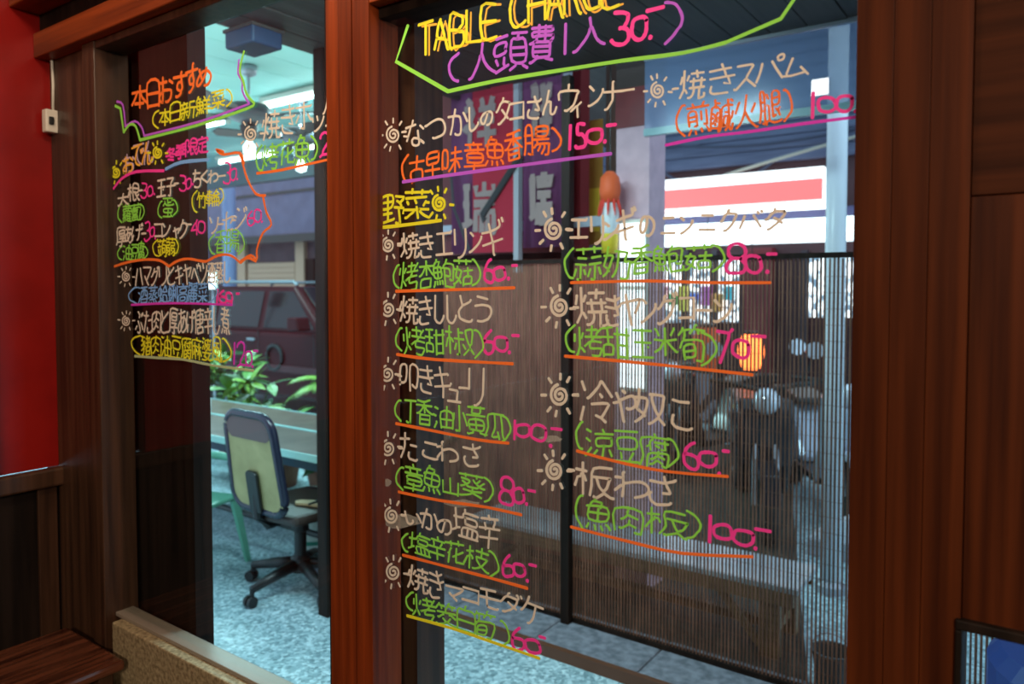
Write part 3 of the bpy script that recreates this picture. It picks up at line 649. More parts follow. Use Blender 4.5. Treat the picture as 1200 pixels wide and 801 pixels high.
pane([(-1.98, 1.12), (-1.08, 1.12), (-1.08, 1.54), (-1.88, 1.54)]); pane([(-1.02, 1.12), (-.18, 1.12), (-.18, 1.54), (-1.02, 1.54)]); pane([(-.08, 1.12), (.82, 1.12), (.36, 1.54), (-.08, 1.54)])
mb = MB(); mb.add([(1.0, .12, 1.11), (1.0, 1.63, 1.11), (.40, 1.52, 1.575), (.40, .23, 1.575), (1.02, .12, 1.125), (1.02, 1.63, 1.125), (.42, 1.52, 1.59), (.42, .23, 1.59)], [(0, 1, 2, 3), (7, 6, 5, 4), (0, 4, 5, 1), (1, 5, 6, 2), (2, 6, 7, 3), (3, 7, 4, 0)]).build('windscreen', CG, su)
for s in (.22, 1.5): MB().tube([(-1.9, s, 1.61), (-1.85, s, 1.65), (.25, s, 1.65), (.32, s, 1.61)], .02).build('roof_rail', CH, su)
for xd in (-1.05, -.13, .86): MB().box(xd-.006, xd+.006, -.004, .004, .42, 1.08).build('door_gap', BLK, su)
for xd in (-.32, -1.22): MB().box(xd, xd+.14, -.03, .0, .96, .99).build('door_handle', CH, su, bevel=.006)
MB().box(-2.0, 1.9, -.02, .0, .62, .70).build('side_moulding', mat('dark_red_trim', (.05, .008, .012), .4), su, bevel=.006)
mi = MB().prism([(.70, 1.10), (.70, 1.26), (.86, 1.26), (.90, 1.12)], -.24, -.06).build('wing_mirror', CR, su, bevel=.02)
MB().box(.69, .698, -.22, -.08, 1.12, 1.24).build('mirror_glass', mat('mirror_glass_bright', (.75, .85, .9), .1), mi)
for wx in (-1.4, 1.4):
    wh = MB().lathe([(.20, -.10), (.33, -.11), (.36, -.07), (.36, .07), (.33, .11), (.20, .10)], 26, (wx, .10, .36), 'y').build('wheel', TYR, su, smooth=True)
    MB().lathe([(.03, -.09), (.19, -.10), (.195, .05), (.03, .05)], 12, (wx, .09, .36), 'y').build('rim', STEEL, wh)
MB().prism([(1.9, .35), (2.28, .35), (2.30, .55), (2.2, .60)], .02, 1.73).build('front_bumper', BLK, su, bevel=.02)
MB().box(2.14, 2.23, .12, .42, .70, .86).build('headlamp', HL, su, bevel=.02); MB().box(2.14, 2.23, 1.33, 1.63, .70, .86).build('headlamp', HL, su, bevel=.02)
dec = MB(); dec.tube([(.18+.14*math.cos(a), -.012, .78+.14*math.sin(a)) for a in [i*2*math.pi/20 for i in range(21)]], .022, 6, cap=False)
dec.build('black_hoop', BLK, su)

# ------------------------------------------------------------------ plants between table and vehicle
LG = [mat('leaf_green_%s' % 'abc'[i], c, .45) for i, c in enumerate(((.08, .24, .03), (.22, .42, .06), (.03, .10, .03)))]
def leaf_mesh(name, L, W, m, bend=.3):
    mb = MB(); vs = []; n = 5
    prof = (0.05, .75, 1.0, .7, .03)
    for i in range(n):
        t = i/(n-1); z = -bend*L*t*t; w2 = W*.5*prof[i]
        vs += [(L*t, -w2, z+.15*w2), (L*t, 0, z), (L*t, w2, z+.15*w2)]
    fs = []
    for i in range(n-1):
        a = i*3; fs += [(a, a+3, a+4, a+1), (a+1, a+4, a+5, a+2)]
    vs2 = [(x, y, z-.0025) for x, y, z in vs]; k = len(vs)
    mb.add(vs+vs2, fs+[tuple(k+i for i in reversed(f)) for f in fs])
    me = mb.mesh(name); me.materials.append(m); return me
LM = [leaf_mesh('leaf', .20, .085, m) for m in LG]
POT = noisy('terracotta', (.20, .08, .05), (.28, .12, .07), 8, rough=.8)
def shrub(x, y, h, n, spread, lab):
    r = empty('leafy_shrub', (x, y, ZG), label=lab, cat='plant')
    MB().lathe([(.11, 0), (.15, .22), (.165, .22), (.165, .25), (.14, .25), (.13, .20), (.001, .20)], 20).build('pot', POT, r)
    stems = []
    for k in range(7):
        g = k*.9+random.random(); e = Vector((math.cos(g)*spread, math.sin(g)*spread*.8, h*random.uniform(.6, 1)))
        pts = [Vector((0, 0, .2)), e*.5+Vector((0, 0, .12)), e]; stems.append(pts)
        MB().tube(pts, [.012, .009, .005], 6).build('stem', LG[2], r)
    for i in range(n):
        pts = random.choice(stems); t = random.uniform(.3, 1); p = pts[1].lerp(pts[2], t) if t > .3 else pts[1]
        o = bpy.data.objects.new('leaf', random.choice(LM)); sc.collection.objects.link(o); o.parent = r
        o.location = p; o.rotation_euler = (random.uniform(-.5, .5), random.uniform(-1.1, .4), random.uniform(0, 6.28)); s = random.uniform(.7, 1.3); o.scale = (s, s, s)
def palm(x, y, h, n, L, lab, m=1):
    r = empty('palm_plant', (x, y, ZG), label=lab, cat='plant')
    MB().lathe([(.11, 0), (.15, .22), (.165, .22), (.165, .25), (.13, .25), (.001, .21)], 20).build('pot', POT, r)
    MB().tube([(0, 0, .2), (.01, 0, h*.5), (0, 0, h)], [.04, .03, .02], 8).build('trunk', BRN, r)
    for k in range(n):
        g = k*2*math.pi/n+random.uniform(-.2, .2); el = random.uniform(.5, 1.15); mb = MB(); sp = []
        for i in range(9):
            t = i/8; sp.append(Vector((math.cos(g)*L*t*math.cos(el*(1-.3*t)), math.sin(g)*L*t*math.cos(el*(1-.3*t)), h+L*(math.sin(el)*t-.62*t*t))))
        mb.tube(sp, [.007*(1-.8*i/8) for i in range(9)], 5)
        for i in range(2, 33):
            t = i/33*8; a = int(t); p = sp[a].lerp(sp[min(a+1, 8)], t-a); d = (sp[min(a+1, 8)]-sp[a]).normalized() if a < 8 else d
            side_ = d.cross(Vector((0, 0, 1))).normalized()
            for s in (-1, 1):
                e = p+side_*s*L*.26*math.sin(math.pi*(.15+.8*i/33))+d*L*.12-Vector((0, 0, .03)); w_ = d*.008
                mb.add([p-w_, p+w_, e, p+Vector((0, 0, -.003))], [(0, 1, 2), (0, 2, 3), (1, 3, 2)])
        mb.build('frond', LG[m], r)
shrub(-6.22, 3.05, .98, 74, .23, 'bushy bright green shrub left of the swivel chair back'); shrub(-5.48, 2.72, .84, 60, .20, 'lower bright green shrub directly behind the swivel chair')
shrub(-4.95, 2.65, .60, 40, .20, 'low leafy shrub between the chair and the palm'); shrub(-4.35, 2.60, .5, 36, .18, 'low dark leafy shrub near the post')
palm(-5.25, 3.5, .62, 11, .55, 'feathery palm plant in front of the vehicle door'); palm(-4.35, 3.35, .48, 10, .5, 'smaller feathery palm plant beside the post', 0)
pp_ = P(372, 340, Y=7.4); palm(pp_.x, 7.4, 1.35, 9, .7, 'yellow-green palm crown rising behind the vehicle roof')

# ------------------------------------------------------------------ things outside the small low window at the right, and inside the room
br_ = P(1182, 800, Z=ZG+.25)
ba = empty('blue_drum', (P(1196, 790, Y=1.35).x+.20, 1.35, ZG), label='blue plastic drum outside the small low window at the right', cat='barrel')
MB().lathe([(.24, 0), (.27, .03), (.28, .30), (.265, .31), (.28, .33), (.28, .58), (.25, .62), (.02, .62)], 28).build('drum_body', mat('blue_drum_plastic', (.02, .06, .26), .4), ba, smooth=False)
MB().lathe([(.05, .62), (.05, .645), (.001, .645)], 14, (.1, 0, 0)).build('bung', BLK, ba)
bn = empty('wooden_bench', (-2.25, -.40, 0), label='glossy dark wooden bench seat below the red wall', cat='bench')
MB().box(-.17, .18, -.35, .335, .425, .455).build('seat_board', WB, bn, bevel=.010)
for sx in (-.13, .14):
    for sy in (-.30, .29): MB().box(sx-.02, sx+.02, sy-.02, sy+.02, 0, .425).build('leg', WD, bn, bevel=.003)
for sx in (-.13, .14): MB().box(sx-.012, sx+.012, -.28, .27, .34, .40).build('seat_rail', WD, bn)
sp = P(59, 144, X=XW+.012)
sk = empty('wall_switch', (XW+.02, sp.y, sp.z), label='small white switch box on the red wall with a cord above', cat='switch')
MB().box(0, .028, -.028, .024, -.035, .035).build('switch_body', WHT, sk, bevel=.004)
MB().box(.028, .034, -.020, -.006, -.012, .012).build('rocker', BLK, sk, bevel=.002)
MB().tube([(.012, 0, .035), (.010, .003, .12), (.012, -.002, .25), (.010, .003, .50), (.010, 0, .78)], .0042, 8).build('cord', WHT, sk, smooth=True)
# ------------------------------------------------------------------ handwriting: pen strokes of every sign, traced once, laid on the pane
GL = {'(': [[48,0,25,5,5,15,0,30,15,41,35,48,50,50]],
')': [[2,0,25,5,40,12,48,17,50,28,32,42,8,50,0,50]],
'0': [[48,38,42,46,31,50,16,49,5,44,0,35,0,15,5,6,17,0,33,0,45,7,50,17,48,38]],
'2': [[15,3,19,11,30,18,40,27,43,40,39,46,26,50,17,50,6,48,0,41],[1,0,14,3,50,3]],
'3': [[9,49,33,50,46,45,48,42,47,34,36,26],[26,26,37,26,48,20,50,11,46,5,34,1,17,0,6,2,0,7]],
'4': [[5,18,8,24,27,38,39,42],[0,17,4,18,50,18],[44,50,39,42,40,0]],
'5': [[0,7,8,1,31,0,40,2,49,8,50,17,48,21,34,28,14,29,14,50,46,50]],
'6': [[34,50,20,44,7,34,3,25,0,23,0,11,4,5,13,1,21,0,35,1,46,5,50,15,43,23,27,26,3,25]],
'7': [[8,0,36,38,39,46],[0,46,39,46,50,50]],
'8': [[36,25,47,34,47,43,41,48,27,50,10,48,4,44,2,41,4,32,12,27,14,25],[36,25,49,17,50,11,45,4,30,0,20,0,8,2,0,9,1,18,14,25,36,25]],
'9': [[47,25,17,24,7,27,2,31,0,37,3,45,16,50,33,50,46,45,49,40,50,29,46,24,45,18,35,8,19,0]],
'A': [[23,50,23,46],[36,19,10,19],[50,0,45,2,38,18,35,20,35,26,26,44,23,46],[23,46,18,43,11,27,10,19,7,17,0,2]],
'B': [[0,26,31,26,32,24,44,22,49,17,50,9,46,4,37,1,19,0,0,1,0,50,31,49,41,45,42,36,40,33,32,29,31,26]],
'C': [[49,5,45,2,36,0,23,0,14,3,4,11,1,19,0,26,1,32,6,40,10,45,19,49,27,50,38,49,47,47,50,41]],
'E': [[0,25,47,25],[48,50,0,50,0,1,50,0]],
'G': [[35,21,47,20,47,4,46,2,37,0,23,0,13,3,6,9,0,19,0,31,4,39,14,47,27,50,39,49,46,47,50,42]],
'H': [[0,25,50,25],[0,50,0,0],[50,0,50,50]],
'L': [[0,50,0,1,50,0]],
'R': [[0,27,22,26],[50,0,43,3,31,18,23,23,22,26],[22,26,31,33,33,36,31,45,28,47,20,50,0,50,0,3]],
'T': [[25,0,25,50],[50,50,0,50]],
'あ': [[19,42,19,50],[37,35,37,31],[35,31,33,25,28,17,23,11,19,10],[17,27,11,26,3,20,0,12,0,7,4,3,8,3,19,7],[28,1,33,0,38,2,47,8,50,15,49,22,45,28,40,30,27,32,17,30],[2,42,18,42,44,45],[20,4,19,7,17,17,17,42]],
'い': [[50,13,45,36,40,47,38,48],[0,50,2,21,6,4,11,0,17,1,23,10,23,20]],
'う': [[42,48,10,50],[11,0,25,1,41,7,45,10,50,17,50,26,44,33,34,35,21,34,0,31]],
'お': [[14,38,1,38,0,39],[28,41,14,39],[26,2,27,1,33,1,42,5,45,12,44,19,42,22,36,24,24,24,14,23],[50,34,38,43],[14,20,9,19,5,17,0,10,1,6,4,2,11,0,14,2,14,50]],
'か': [[39,43,42,40,50,23],[17,50,16,37],[3,0,10,18,14,36],[15,2,17,0,25,0,30,5,33,22,32,33,28,37,16,37,12,36,0,35]],
'き': [[29,42,27,50],[39,1,15,0,7,3,3,8,4,16],[30,42,33,29],[36,29,42,16,29,17],[50,31,33,28,0,29],[1,42,28,41,45,44]],
'く': [[48,50,1,29,0,24,50,0]],
'げ': [[43,42,42,47],[3,9,5,11,8,18],[46,50,50,44],[48,36,46,33,42,32,18,32],[34,45,35,32,34,13,30,4,24,0],[3,44,0,27,0,14,1,11,3,9,3,3]],
'こ': [[50,2,38,0,15,0,7,2,2,6,0,9,1,19,4,22],[4,50,21,49,44,50]],
'さ': [[42,3,40,1,35,0,15,0,7,3,4,5,2,11,3,17,6,20],[30,39,27,50],[32,39,34,33,41,23,41,19,28,20],[0,39,27,38,37,39,46,41,50,44]],
'し': [[1,50,0,10,2,5,7,2,14,0,31,1,43,6,50,11,50,14]],
'す': [[28,12,27,12],[50,40,0,39],[29,29,26,30,19,29,15,26,14,23,14,17,18,14,28,12],[11,1,14,0,19,1,26,5,29,9,29,12,32,19,29,29,29,47,32,50]],
'た': [[47,29,29,29],[14,38,0,38],[24,13,24,6,27,2,30,1,46,0,50,3],[15,39,28,41],[16,50,15,39,14,38,11,21,3,0]],
'ち': [[16,50,15,41],[13,2,16,0,32,0,39,2,45,4,49,8,50,18,46,23,38,26,25,25,9,20],[7,16,9,20,14,41],[45,43,22,41,0,41]],
'っ': [[0,41,3,39,27,50,39,50,45,45,48,40,50,27,48,19,44,11,38,6,28,2,22,0,17,2]],
'つ': [[0,40,3,39,18,46,31,50,42,48,48,40,50,35,50,24,45,12,37,5,30,2,20,0,16,3]],
'で': [[50,31,46,39],[29,46,28,46,28,47],[44,28,42,29,39,36],[46,50,0,46],[40,0,29,3,22,9,20,15,19,26,23,37,29,44,29,47]],
'と': [[50,4,46,1,35,0,18,0,5,3,1,7,0,16,3,21,13,28,14,31],[14,31,20,32,39,40,43,42,45,45],[14,31,3,50]],
'な': [[17,40,18,50],[50,34,39,40],[14,39,12,31,2,13],[0,39,13,39,27,41],[48,6,40,11,38,11,38,9,36,11],[35,14,23,15,19,13,16,11,16,5,18,2,24,0,28,0,34,3,36,11,35,13,34,30]],
'の': [[26,49,25,35,21,20,18,12,13,6,7,6,2,11,0,18,0,27,7,41,16,48,31,50,37,49,42,46,47,40,50,31,50,20,48,14,46,9,39,3,32,0,25,1]],
'ぶ': [[20,28,30,13,30,4,24,0,14,1],[48,6,43,17,38,24],[0,5,12,15],[27,37,29,39,30,43,18,50],[40,44,43,38],[47,46,50,40]],
'め': [[11,34,5,30,1,21,0,17,1,9,5,5,9,5,14,7,20,14],[20,14,22,13],[20,14,20,17],[32,41,34,50],[20,17,16,23,11,34,8,45,9,49],[11,36,22,40,28,40,28,38,30,38,30,34,26,24,23,18,20,17],[28,1,32,0,42,4,47,10,50,18,50,24,47,32,42,37,38,40,31,41,29,39]],
'や': [[23,50,29,46],[28,0,26,1,15,32],[8,44,10,41,14,32],[30,22,34,20,41,20,48,23,50,28,49,35,43,40,31,39,16,34,15,32,3,27,0,27]],
'り': [[9,1,14,0,23,2,34,5,42,9,49,19,50,30,44,41,40,43,31,45,25,44,17,42,10,38,6,32,0,31],[0,17,0,40,2,47,7,50]],
'わ': [[0,9,7,20,12,23],[13,28,17,29,30,35,41,35,48,29,50,20,48,12,41,7,31,3],[13,38,1,36],[13,0,12,24,13,38,14,38,14,48,17,50]],
'ん': [[50,15,47,8,43,3,38,1,33,1,29,3,28,6,26,25,24,26,19,26,11,24],[22,50,12,29,10,23,4,13,0,3,1,0]],
'ィ': [[0,24,3,23,26,33,32,34],[50,50,33,36,32,0]],
'イ': [[0,24,12,28,25,34,32,35],[32,0,32,36,50,50]],
'ウ': [[24,39,24,50],[13,1,18,0,23,2,38,11,46,22,49,31,50,38,1,39,0,24]],
'エ': [[24,46,24,0],[48,50,46,46,4,47],[0,0,50,0]],
'キ': [[20,38,18,50],[28,0,26,18,24,20,22,38],[50,26,47,22,0,16],[0,35,41,42,43,40]],
'ギ': [[47,50,50,45],[0,32,19,34,40,37,42,43,40,47],[0,15,46,21],[29,0,26,4,24,17,23,19,17,45]],
'ク': [[27,50,25,49,22,41],[6,1,12,0,22,4,37,15,48,31,50,40,20,41,7,28,3,25,0,25]],
'グ': [[17,38,40,37,40,35,38,28,33,18,24,9,9,0,3,1],[50,45,47,50],[40,48,43,42],[23,47,19,45,17,38,15,37,6,27,0,23]],
'ケ': [[33,37,31,22,26,10,17,0,12,0],[13,38,50,37],[16,50,13,38,4,25,0,24]],
'コ': [[0,5,49,5],[50,0,49,50,1,50]],
'ジ': [[41,39,38,46],[50,43,46,49,44,50],[1,1,4,0,12,2,30,12,45,26,47,29,47,33],[10,46,19,41],[9,26,0,31]],
'ス': [[50,1,31,22],[31,22,32,27,40,41,42,49,7,50],[31,22,28,21,9,4,3,0,0,1]],
'セ': [[40,18,48,29,50,36,17,31],[17,30,0,28],[20,50,17,48,17,7,18,3,23,0,49,1]],
'ソ': [[50,50,46,34,37,18,23,5,14,0,10,1],[10,32,0,49]],
'タ': [[6,1,11,0,23,6,33,12,37,17],[25,50,22,42],[46,12,36,19,22,27],[0,25,3,25,6,27,21,42,49,42,50,41,49,34,39,17]],
'ダ': [[47,50,50,45],[23,47,20,46,18,38],[4,1,9,0,17,4,23,8,30,16],[38,48,41,47,43,41,41,39,38,28,31,16],[0,23,5,26,17,38,41,38],[35,12,18,24]],
'ッ': [[22,50,26,37],[49,49,50,46,46,33,38,18,30,10,20,3,15,0,9,1],[0,46,2,43,6,32]],
'ツ': [[21,50,26,36],[50,47,46,32,37,16,21,3,15,0,12,1],[0,46,3,42,7,31]],
'ナ': [[50,32,0,32],[29,50,26,47,26,20,24,14,20,8,13,1,6,0]],
'ニ': [[44,50,7,50],[50,0,0,1]],
'ハ': [[15,50,10,24,0,0],[50,1,43,26,34,50]],
'バ': [[43,42,40,46,38,48],[46,1,32,39],[50,44,47,50],[13,39,8,17,0,0]],
'パ': [[30,40,37,24,45,1],[13,40,13,34,8,17,0,0],[40,42,39,46,42,49,46,50,49,48,50,43,48,39,42,38,40,42]],
'ベ': [[42,37,38,46,35,47],[47,50,50,43],[50,0,31,28,23,38,21,39,16,38,0,13]],
'ホ': [[40,24,48,11],[10,24,0,10],[50,40,48,38,1,38],[14,1,22,0,25,3,24,50]],
'マ': [[36,0,26,12,26,16],[0,50,50,50,49,43,44,35,26,16],[26,16,22,16,12,26]],
'ム': [[22,50,10,10,10,4],[45,8,18,4,0,3],[39,24,50,0]],
'モ': [[0,28,49,28],[50,4,45,0,28,0,23,2,21,4,20,7,20,49],[4,50,44,50]],
'ヤ': [[27,0,19,30,18,36],[17,36,13,50],[0,33,49,42,50,39,48,34,38,22,35,22]],
'ュ': [[36,0,39,36,39,49,7,50],[50,0,0,0]],
'ユ': [[35,0,39,48,38,49,7,50],[0,0,50,0]],
'リ': [[16,1,19,0,34,5,42,10,47,16,50,30,49,50],[0,48,0,21]],
'ン': [[2,50,4,50,17,39],[50,41,50,36,48,32,42,23,31,13,13,3,4,0,0,1]],
'丁': [[27,49,26,1,24,0,13,0,10,2],[50,50,0,50]],
'人': [[50,1,44,4,37,11,31,22,27,32,25,33],[0,0,2,0,7,3,18,17,22,26,23,32,25,33,25,50]],
'冬': [[18,44,18,48,22,50],[34,12,20,17,18,16],[11,7,36,0],[23,28,22,31,13,38],[50,21,48,20,42,21,30,25,27,28],[27,28,23,28,20,26,10,21,0,20],[3,32,10,38,13,38,14,42,16,43,38,43,38,39,28,30,27,28]],
'冷': [[1,50,7,40],[12,31,14,31,18,34,27,43,30,49,32,49],[32,5,42,16,44,23,19,23],[0,3,7,20],[35,30,31,34],[50,32,32,49],[24,9,32,5,38,0]],
'厚': [[14,35,43,35],[49,50,5,50,4,14,0,2],[43,35,43,43,14,42,14,29,15,28,42,28,43,35],[9,11,50,11],[38,20,37,18,30,15,29,14,29,1,21,0,18,1],[43,21,14,21]],
'古': [[43,3,7,3],[25,23,25,50],[0,39,50,39],[43,3,43,22,7,22,7,0]],
'叩': [[28,0,28,50,50,49,49,12,40,11,36,14],[0,17,17,18,17,49,0,49,0,12]],
'味': [[34,24,36,26,50,26],[34,26,19,26],[34,21,30,20,23,10,17,5],[46,8,39,19,34,22],[22,40,48,40],[0,14,12,14,12,45,0,45,0,10],[34,50,34,0]],
'唐': [[46,1,13,1],[10,28,50,28],[13,20,45,20,44,37,14,37],[50,45,4,45,4,17,0,0],[28,50,29,48,29,12],[46,1,45,11,29,12,14,11,13,1]],
'塩': [[29,16,29,0],[38,16,38,0],[25,50,24,43],[8,14,7,49],[20,0,20,16,46,16,47,0],[50,0,14,0],[14,15,8,14,6,12,0,10],[20,37,22,35,43,35,43,24,24,24,23,25,23,35],[49,43,23,43,18,34,2,35]],
'大': [[50,33,28,33,26,31],[25,32,2,33],[26,31,16,10,7,2,3,0,0,1],[26,50,25,32,28,30,29,24,37,12,43,4,50,1]],
'奴': [[50,1,38,12],[38,12,29,3,24,0],[13,11,16,10],[7,38,9,50],[6,37,6,33,2,21,3,19,13,13],[38,16,40,17,44,25,48,38,48,45,26,45],[1,0,6,3,13,11,19,27,19,37,0,37],[38,12,38,16,34,20,29,36,30,45]],
'奶': [[5,36,2,19,10,14],[28,44,27,19,23,7,18,1],[10,11,13,10],[6,36,7,47,9,50],[21,44,42,44,43,41,40,28,50,28,49,11,47,1,37,0,34,2],[0,36,16,36,15,27,12,15,10,14,10,11,7,6,1,2]],
'婆': [[5,49,11,47],[45,42,46,45],[31,28,26,34,25,37],[37,16,37,13,31,7,31,5],[7,38,2,41],[15,16,13,9],[0,1,2,0,15,1,21,3,23,5],[9,33,3,24],[32,50,32,38],[22,24,20,22,20,17],[18,38,25,37,43,37,42,35,36,28],[48,16,2,16],[49,47,46,45,19,46,18,34,13,25],[9,8,13,9,14,8,21,7,23,5,31,5,32,4,43,1,48,1],[50,25,44,24,38,26,36,28,31,28,31,27,22,24]],
'子': [[6,50,40,49],[13,1,21,0,24,2,25,35,37,44,40,49],[0,26,50,26]],
'季': [[30,38,32,34,34,32,48,24,50,25],[24,29,24,47],[49,12,0,12],[1,38,48,38],[33,22,31,19,24,15,24,1,15,0,12,1],[36,23,9,23,7,26],[19,38,16,33,7,26,0,24],[44,49,38,50,24,48,24,47,5,47,3,48]],
'定': [[24,43,23,47,20,50],[23,17,41,17],[23,31,23,2],[38,31,8,31],[0,34,1,43,24,43,45,43,46,34],[50,2,47,0,25,1,23,2,18,3,7,12],[1,2,7,12,8,22]],
'小': [[24,50,24,2,20,0,14,0,11,2],[50,14,43,31,40,36,38,37],[0,15,6,27,8,36]],
'山': [[25,50,25,5],[50,38,50,0],[0,38,1,4,50,4]],
'新': [[44,0,44,30],[6,31,6,37,5,40,6,41,6,44],[19,14,22,9],[4,14,2,8],[18,44,19,38,17,31],[13,44,11,50],[50,30,30,30],[23,20,0,20],[12,31,12,3,11,1,6,2],[47,48,31,45,30,44,30,15,26,1],[1,44,23,44],[0,31,24,31]],
'日': [[0,4,50,4],[0,28,50,28],[50,1,50,50,0,50,0,0]],
'早': [[43,39,6,39],[24,28,24,0],[24,28,6,28,7,50,42,50,43,49,43,29,24,28],[50,14,0,14]],
'本': [[19,38,14,26,6,16,0,11],[31,38,31,33,37,23,50,11],[10,11,40,11],[25,50,25,0],[0,38,50,38]],
'杏': [[21,41,19,38,11,29,4,24,0,23],[50,23,44,25,35,32,31,36,29,41],[8,0,41,0],[8,0,9,16,40,16,41,15,41,0],[25,50,25,23],[1,41,49,41]],
'板': [[38,9,46,2,50,1],[9,32,14,30,16,23],[30,32,33,20,36,14,38,12],[0,12,5,26,9,28],[48,48,24,45,23,18,18,1],[16,38,2,38],[9,0,9,50],[23,1,26,0,28,1,38,9,38,12,43,17,47,29,47,32,24,32]],
'枝': [[24,28,26,20,34,9],[35,9,43,2,48,0,50,1],[16,22,17,23,13,29,9,31],[0,12,5,26,9,28],[34,28,34,50],[47,41,22,41],[16,39,2,39],[9,0,9,50],[24,28,45,28,45,25,42,19,35,9,22,1,16,1]],
'根': [[0,13,6,27,8,29],[46,37,23,37],[16,23,17,24,13,29,9,31],[49,19,39,13],[35,4,23,2,23,48,46,48,46,26,23,26],[17,39,0,39],[9,0,9,28,8,29,9,50],[50,2,46,4,40,10,39,13,38,14,34,21,34,26]],
'椒': [[42,18,45,20,46,24,49,45,37,45],[42,11,40,11,32,1],[24,41,32,41],[15,9,18,20],[34,12,30,20],[7,29,11,27,13,22],[8,0,8,27,7,28],[33,29,16,29],[8,50,7,29],[24,48,24,3,24,2,20,1],[12,39,2,39],[7,29,4,27,0,12],[50,1,43,11,42,11,42,18,40,21,38,34,37,45]],
'油': [[8,29,0,32],[11,45,3,49,2,48],[9,16,10,14,2,2],[20,21,50,21],[50,3,20,3],[34,50,34,3],[50,1,50,37,20,37,20,0]],
'涼': [[50,4,44,14],[15,4,22,14],[25,0,32,0,33,1,33,21],[7,29,0,33],[3,49,10,46],[32,50,34,44],[10,18,10,17,2,2],[33,21,46,22,46,34,45,35,20,35,20,22,33,21],[50,43,17,43]],
'火': [[10,40,8,38,2,24],[46,38,39,24],[23,24,25,22,30,12,37,6,47,0,50,1],[24,50,23,24,14,9,5,2,0,0]],
'烤': [[13,31,16,40],[28,23,27,13,46,13,45,5,42,0,32,0,31,1],[34,32,34,29,32,27,31,24],[16,8,11,15,8,16],[1,38,0,26],[22,44,40,44,44,41],[31,33,31,50],[48,47,41,38,40,33],[20,33,50,33],[8,50,8,16,7,16,4,7,1,1],[48,24,30,24,18,18,17,18]],
'焼': [[39,18,39,1,41,0,49,1,50,7],[3,38,2,32,0,26],[13,31,17,40],[28,18,28,12,26,6,22,2,19,1,17,1],[15,9,11,15,8,15],[42,36,42,18],[47,44,22,44],[26,36,26,18],[34,50,34,38],[49,30,19,30],[49,18,19,18],[9,49,8,15,1,1]],
'煎': [[45,36,45,14,43,13,37,13],[2,0,8,9],[22,21,4,21],[11,50,14,47,14,43],[38,49,35,43],[33,1,31,6,30,7],[17,6,19,0],[33,34,33,20],[49,1,45,7,42,9],[4,28,22,28],[50,43,0,43],[16,13,21,13,22,15,21,36,4,35,4,14]],
'煮': [[21,36,0,36],[50,0,44,8],[18,1,18,6],[42,20,10,20],[6,8,4,3,0,0],[29,8,31,6,32,2,34,1],[38,42,35,46,5,46],[45,48,35,40,34,37],[49,36,31,37,21,35],[10,27,10,13,12,12,41,12,42,28,20,28,15,29,0,25],[18,29,21,34,21,50]],
'玉': [[36,18,38,17],[45,27,6,27],[25,50,25,0],[47,50,3,50],[0,0,50,0]],
'瑞': [[32,20,33,29],[39,20,39,0],[34,50,34,38],[30,0,30,20],[7,10,6,46],[12,46,1,46],[21,47,22,38,48,38,48,47],[11,29,1,29],[46,0,48,0,49,2,48,20,21,20,20,1],[18,29,50,29],[15,13,12,10,0,7]],
'瓜': [[39,49,40,31,43,15,46,6,50,0],[34,6,18,3,23,22,23,47],[0,1,6,20,7,45,41,50,46,49],[37,1,31,15]],
'甜': [[45,3,28,3],[2,4,18,4],[45,22,28,22],[20,33,0,33],[10,47,10,19],[23,39,50,39],[28,0,28,50],[2,1,2,19,18,19,18,4],[45,1,45,50],[1,47,10,47,11,48,19,49]],
'白': [[23,50,20,41],[0,4,50,4],[50,23,0,23],[0,0,0,41,20,41,50,41,50,1]],
'祥': [[27,49,29,45,29,38],[41,39,45,49],[16,19,13,24,9,25],[9,24,5,23,0,18],[9,40,10,45,5,50],[47,26,23,26],[36,38,36,0],[50,14,21,14],[49,38,23,38],[9,1,9,25,14,36,14,40,1,40]],
'章': [[26,45,25,50],[36,45,35,35],[15,45,16,35],[43,22,7,22],[0,7,50,7],[25,14,25,0],[4,45,46,45],[7,22,8,29,43,29,43,14,8,14,7,15,7,22],[1,35,50,35]],
'竹': [[12,38,12,0],[30,2,37,0,40,1,41,2,41,38],[22,38,6,39],[29,39,50,38],[31,50,29,39,27,38,23,28],[9,50,6,39,0,28]],
'筊': [[15,16,23,8],[50,1,44,0,37,2,27,6,27,8],[38,43,41,36],[33,16,27,8],[18,24,15,24,5,16,3,17],[31,24,35,24,46,17],[15,37,14,43],[48,43,30,44],[47,28,3,28],[22,43,8,44],[34,50,31,48,30,44,29,43,24,35,25,29],[2,36,6,43,8,44,9,48],[27,8,23,8,23,6,12,2,5,0,0,1]],
'筍': [[37,43,39,38],[33,0,41,0,44,3,47,29,10,30],[33,50,30,48,30,44],[29,14,10,14],[10,30,11,35,12,36,11,43],[10,30,7,28,2,20],[10,3,10,21,29,22,29,6,10,6],[6,44,22,44,26,41],[22,38,29,44,50,44],[7,48,6,44,0,38]],
'米': [[21,26,11,12,0,4],[11,36,6,45,2,47],[28,26,34,17,43,8,49,4,50,5],[44,48,45,46,38,35],[24,50,24,0],[0,27,21,27,21,26,49,27]],
'肉': [[25,41,26,50],[23,35,41,27],[23,35,23,41],[23,35,15,28,9,25],[38,11,24,18],[24,18,25,25],[24,18,15,11,10,8,7,9],[37,2,41,0,46,0,50,2,50,41,0,41,0,1]],
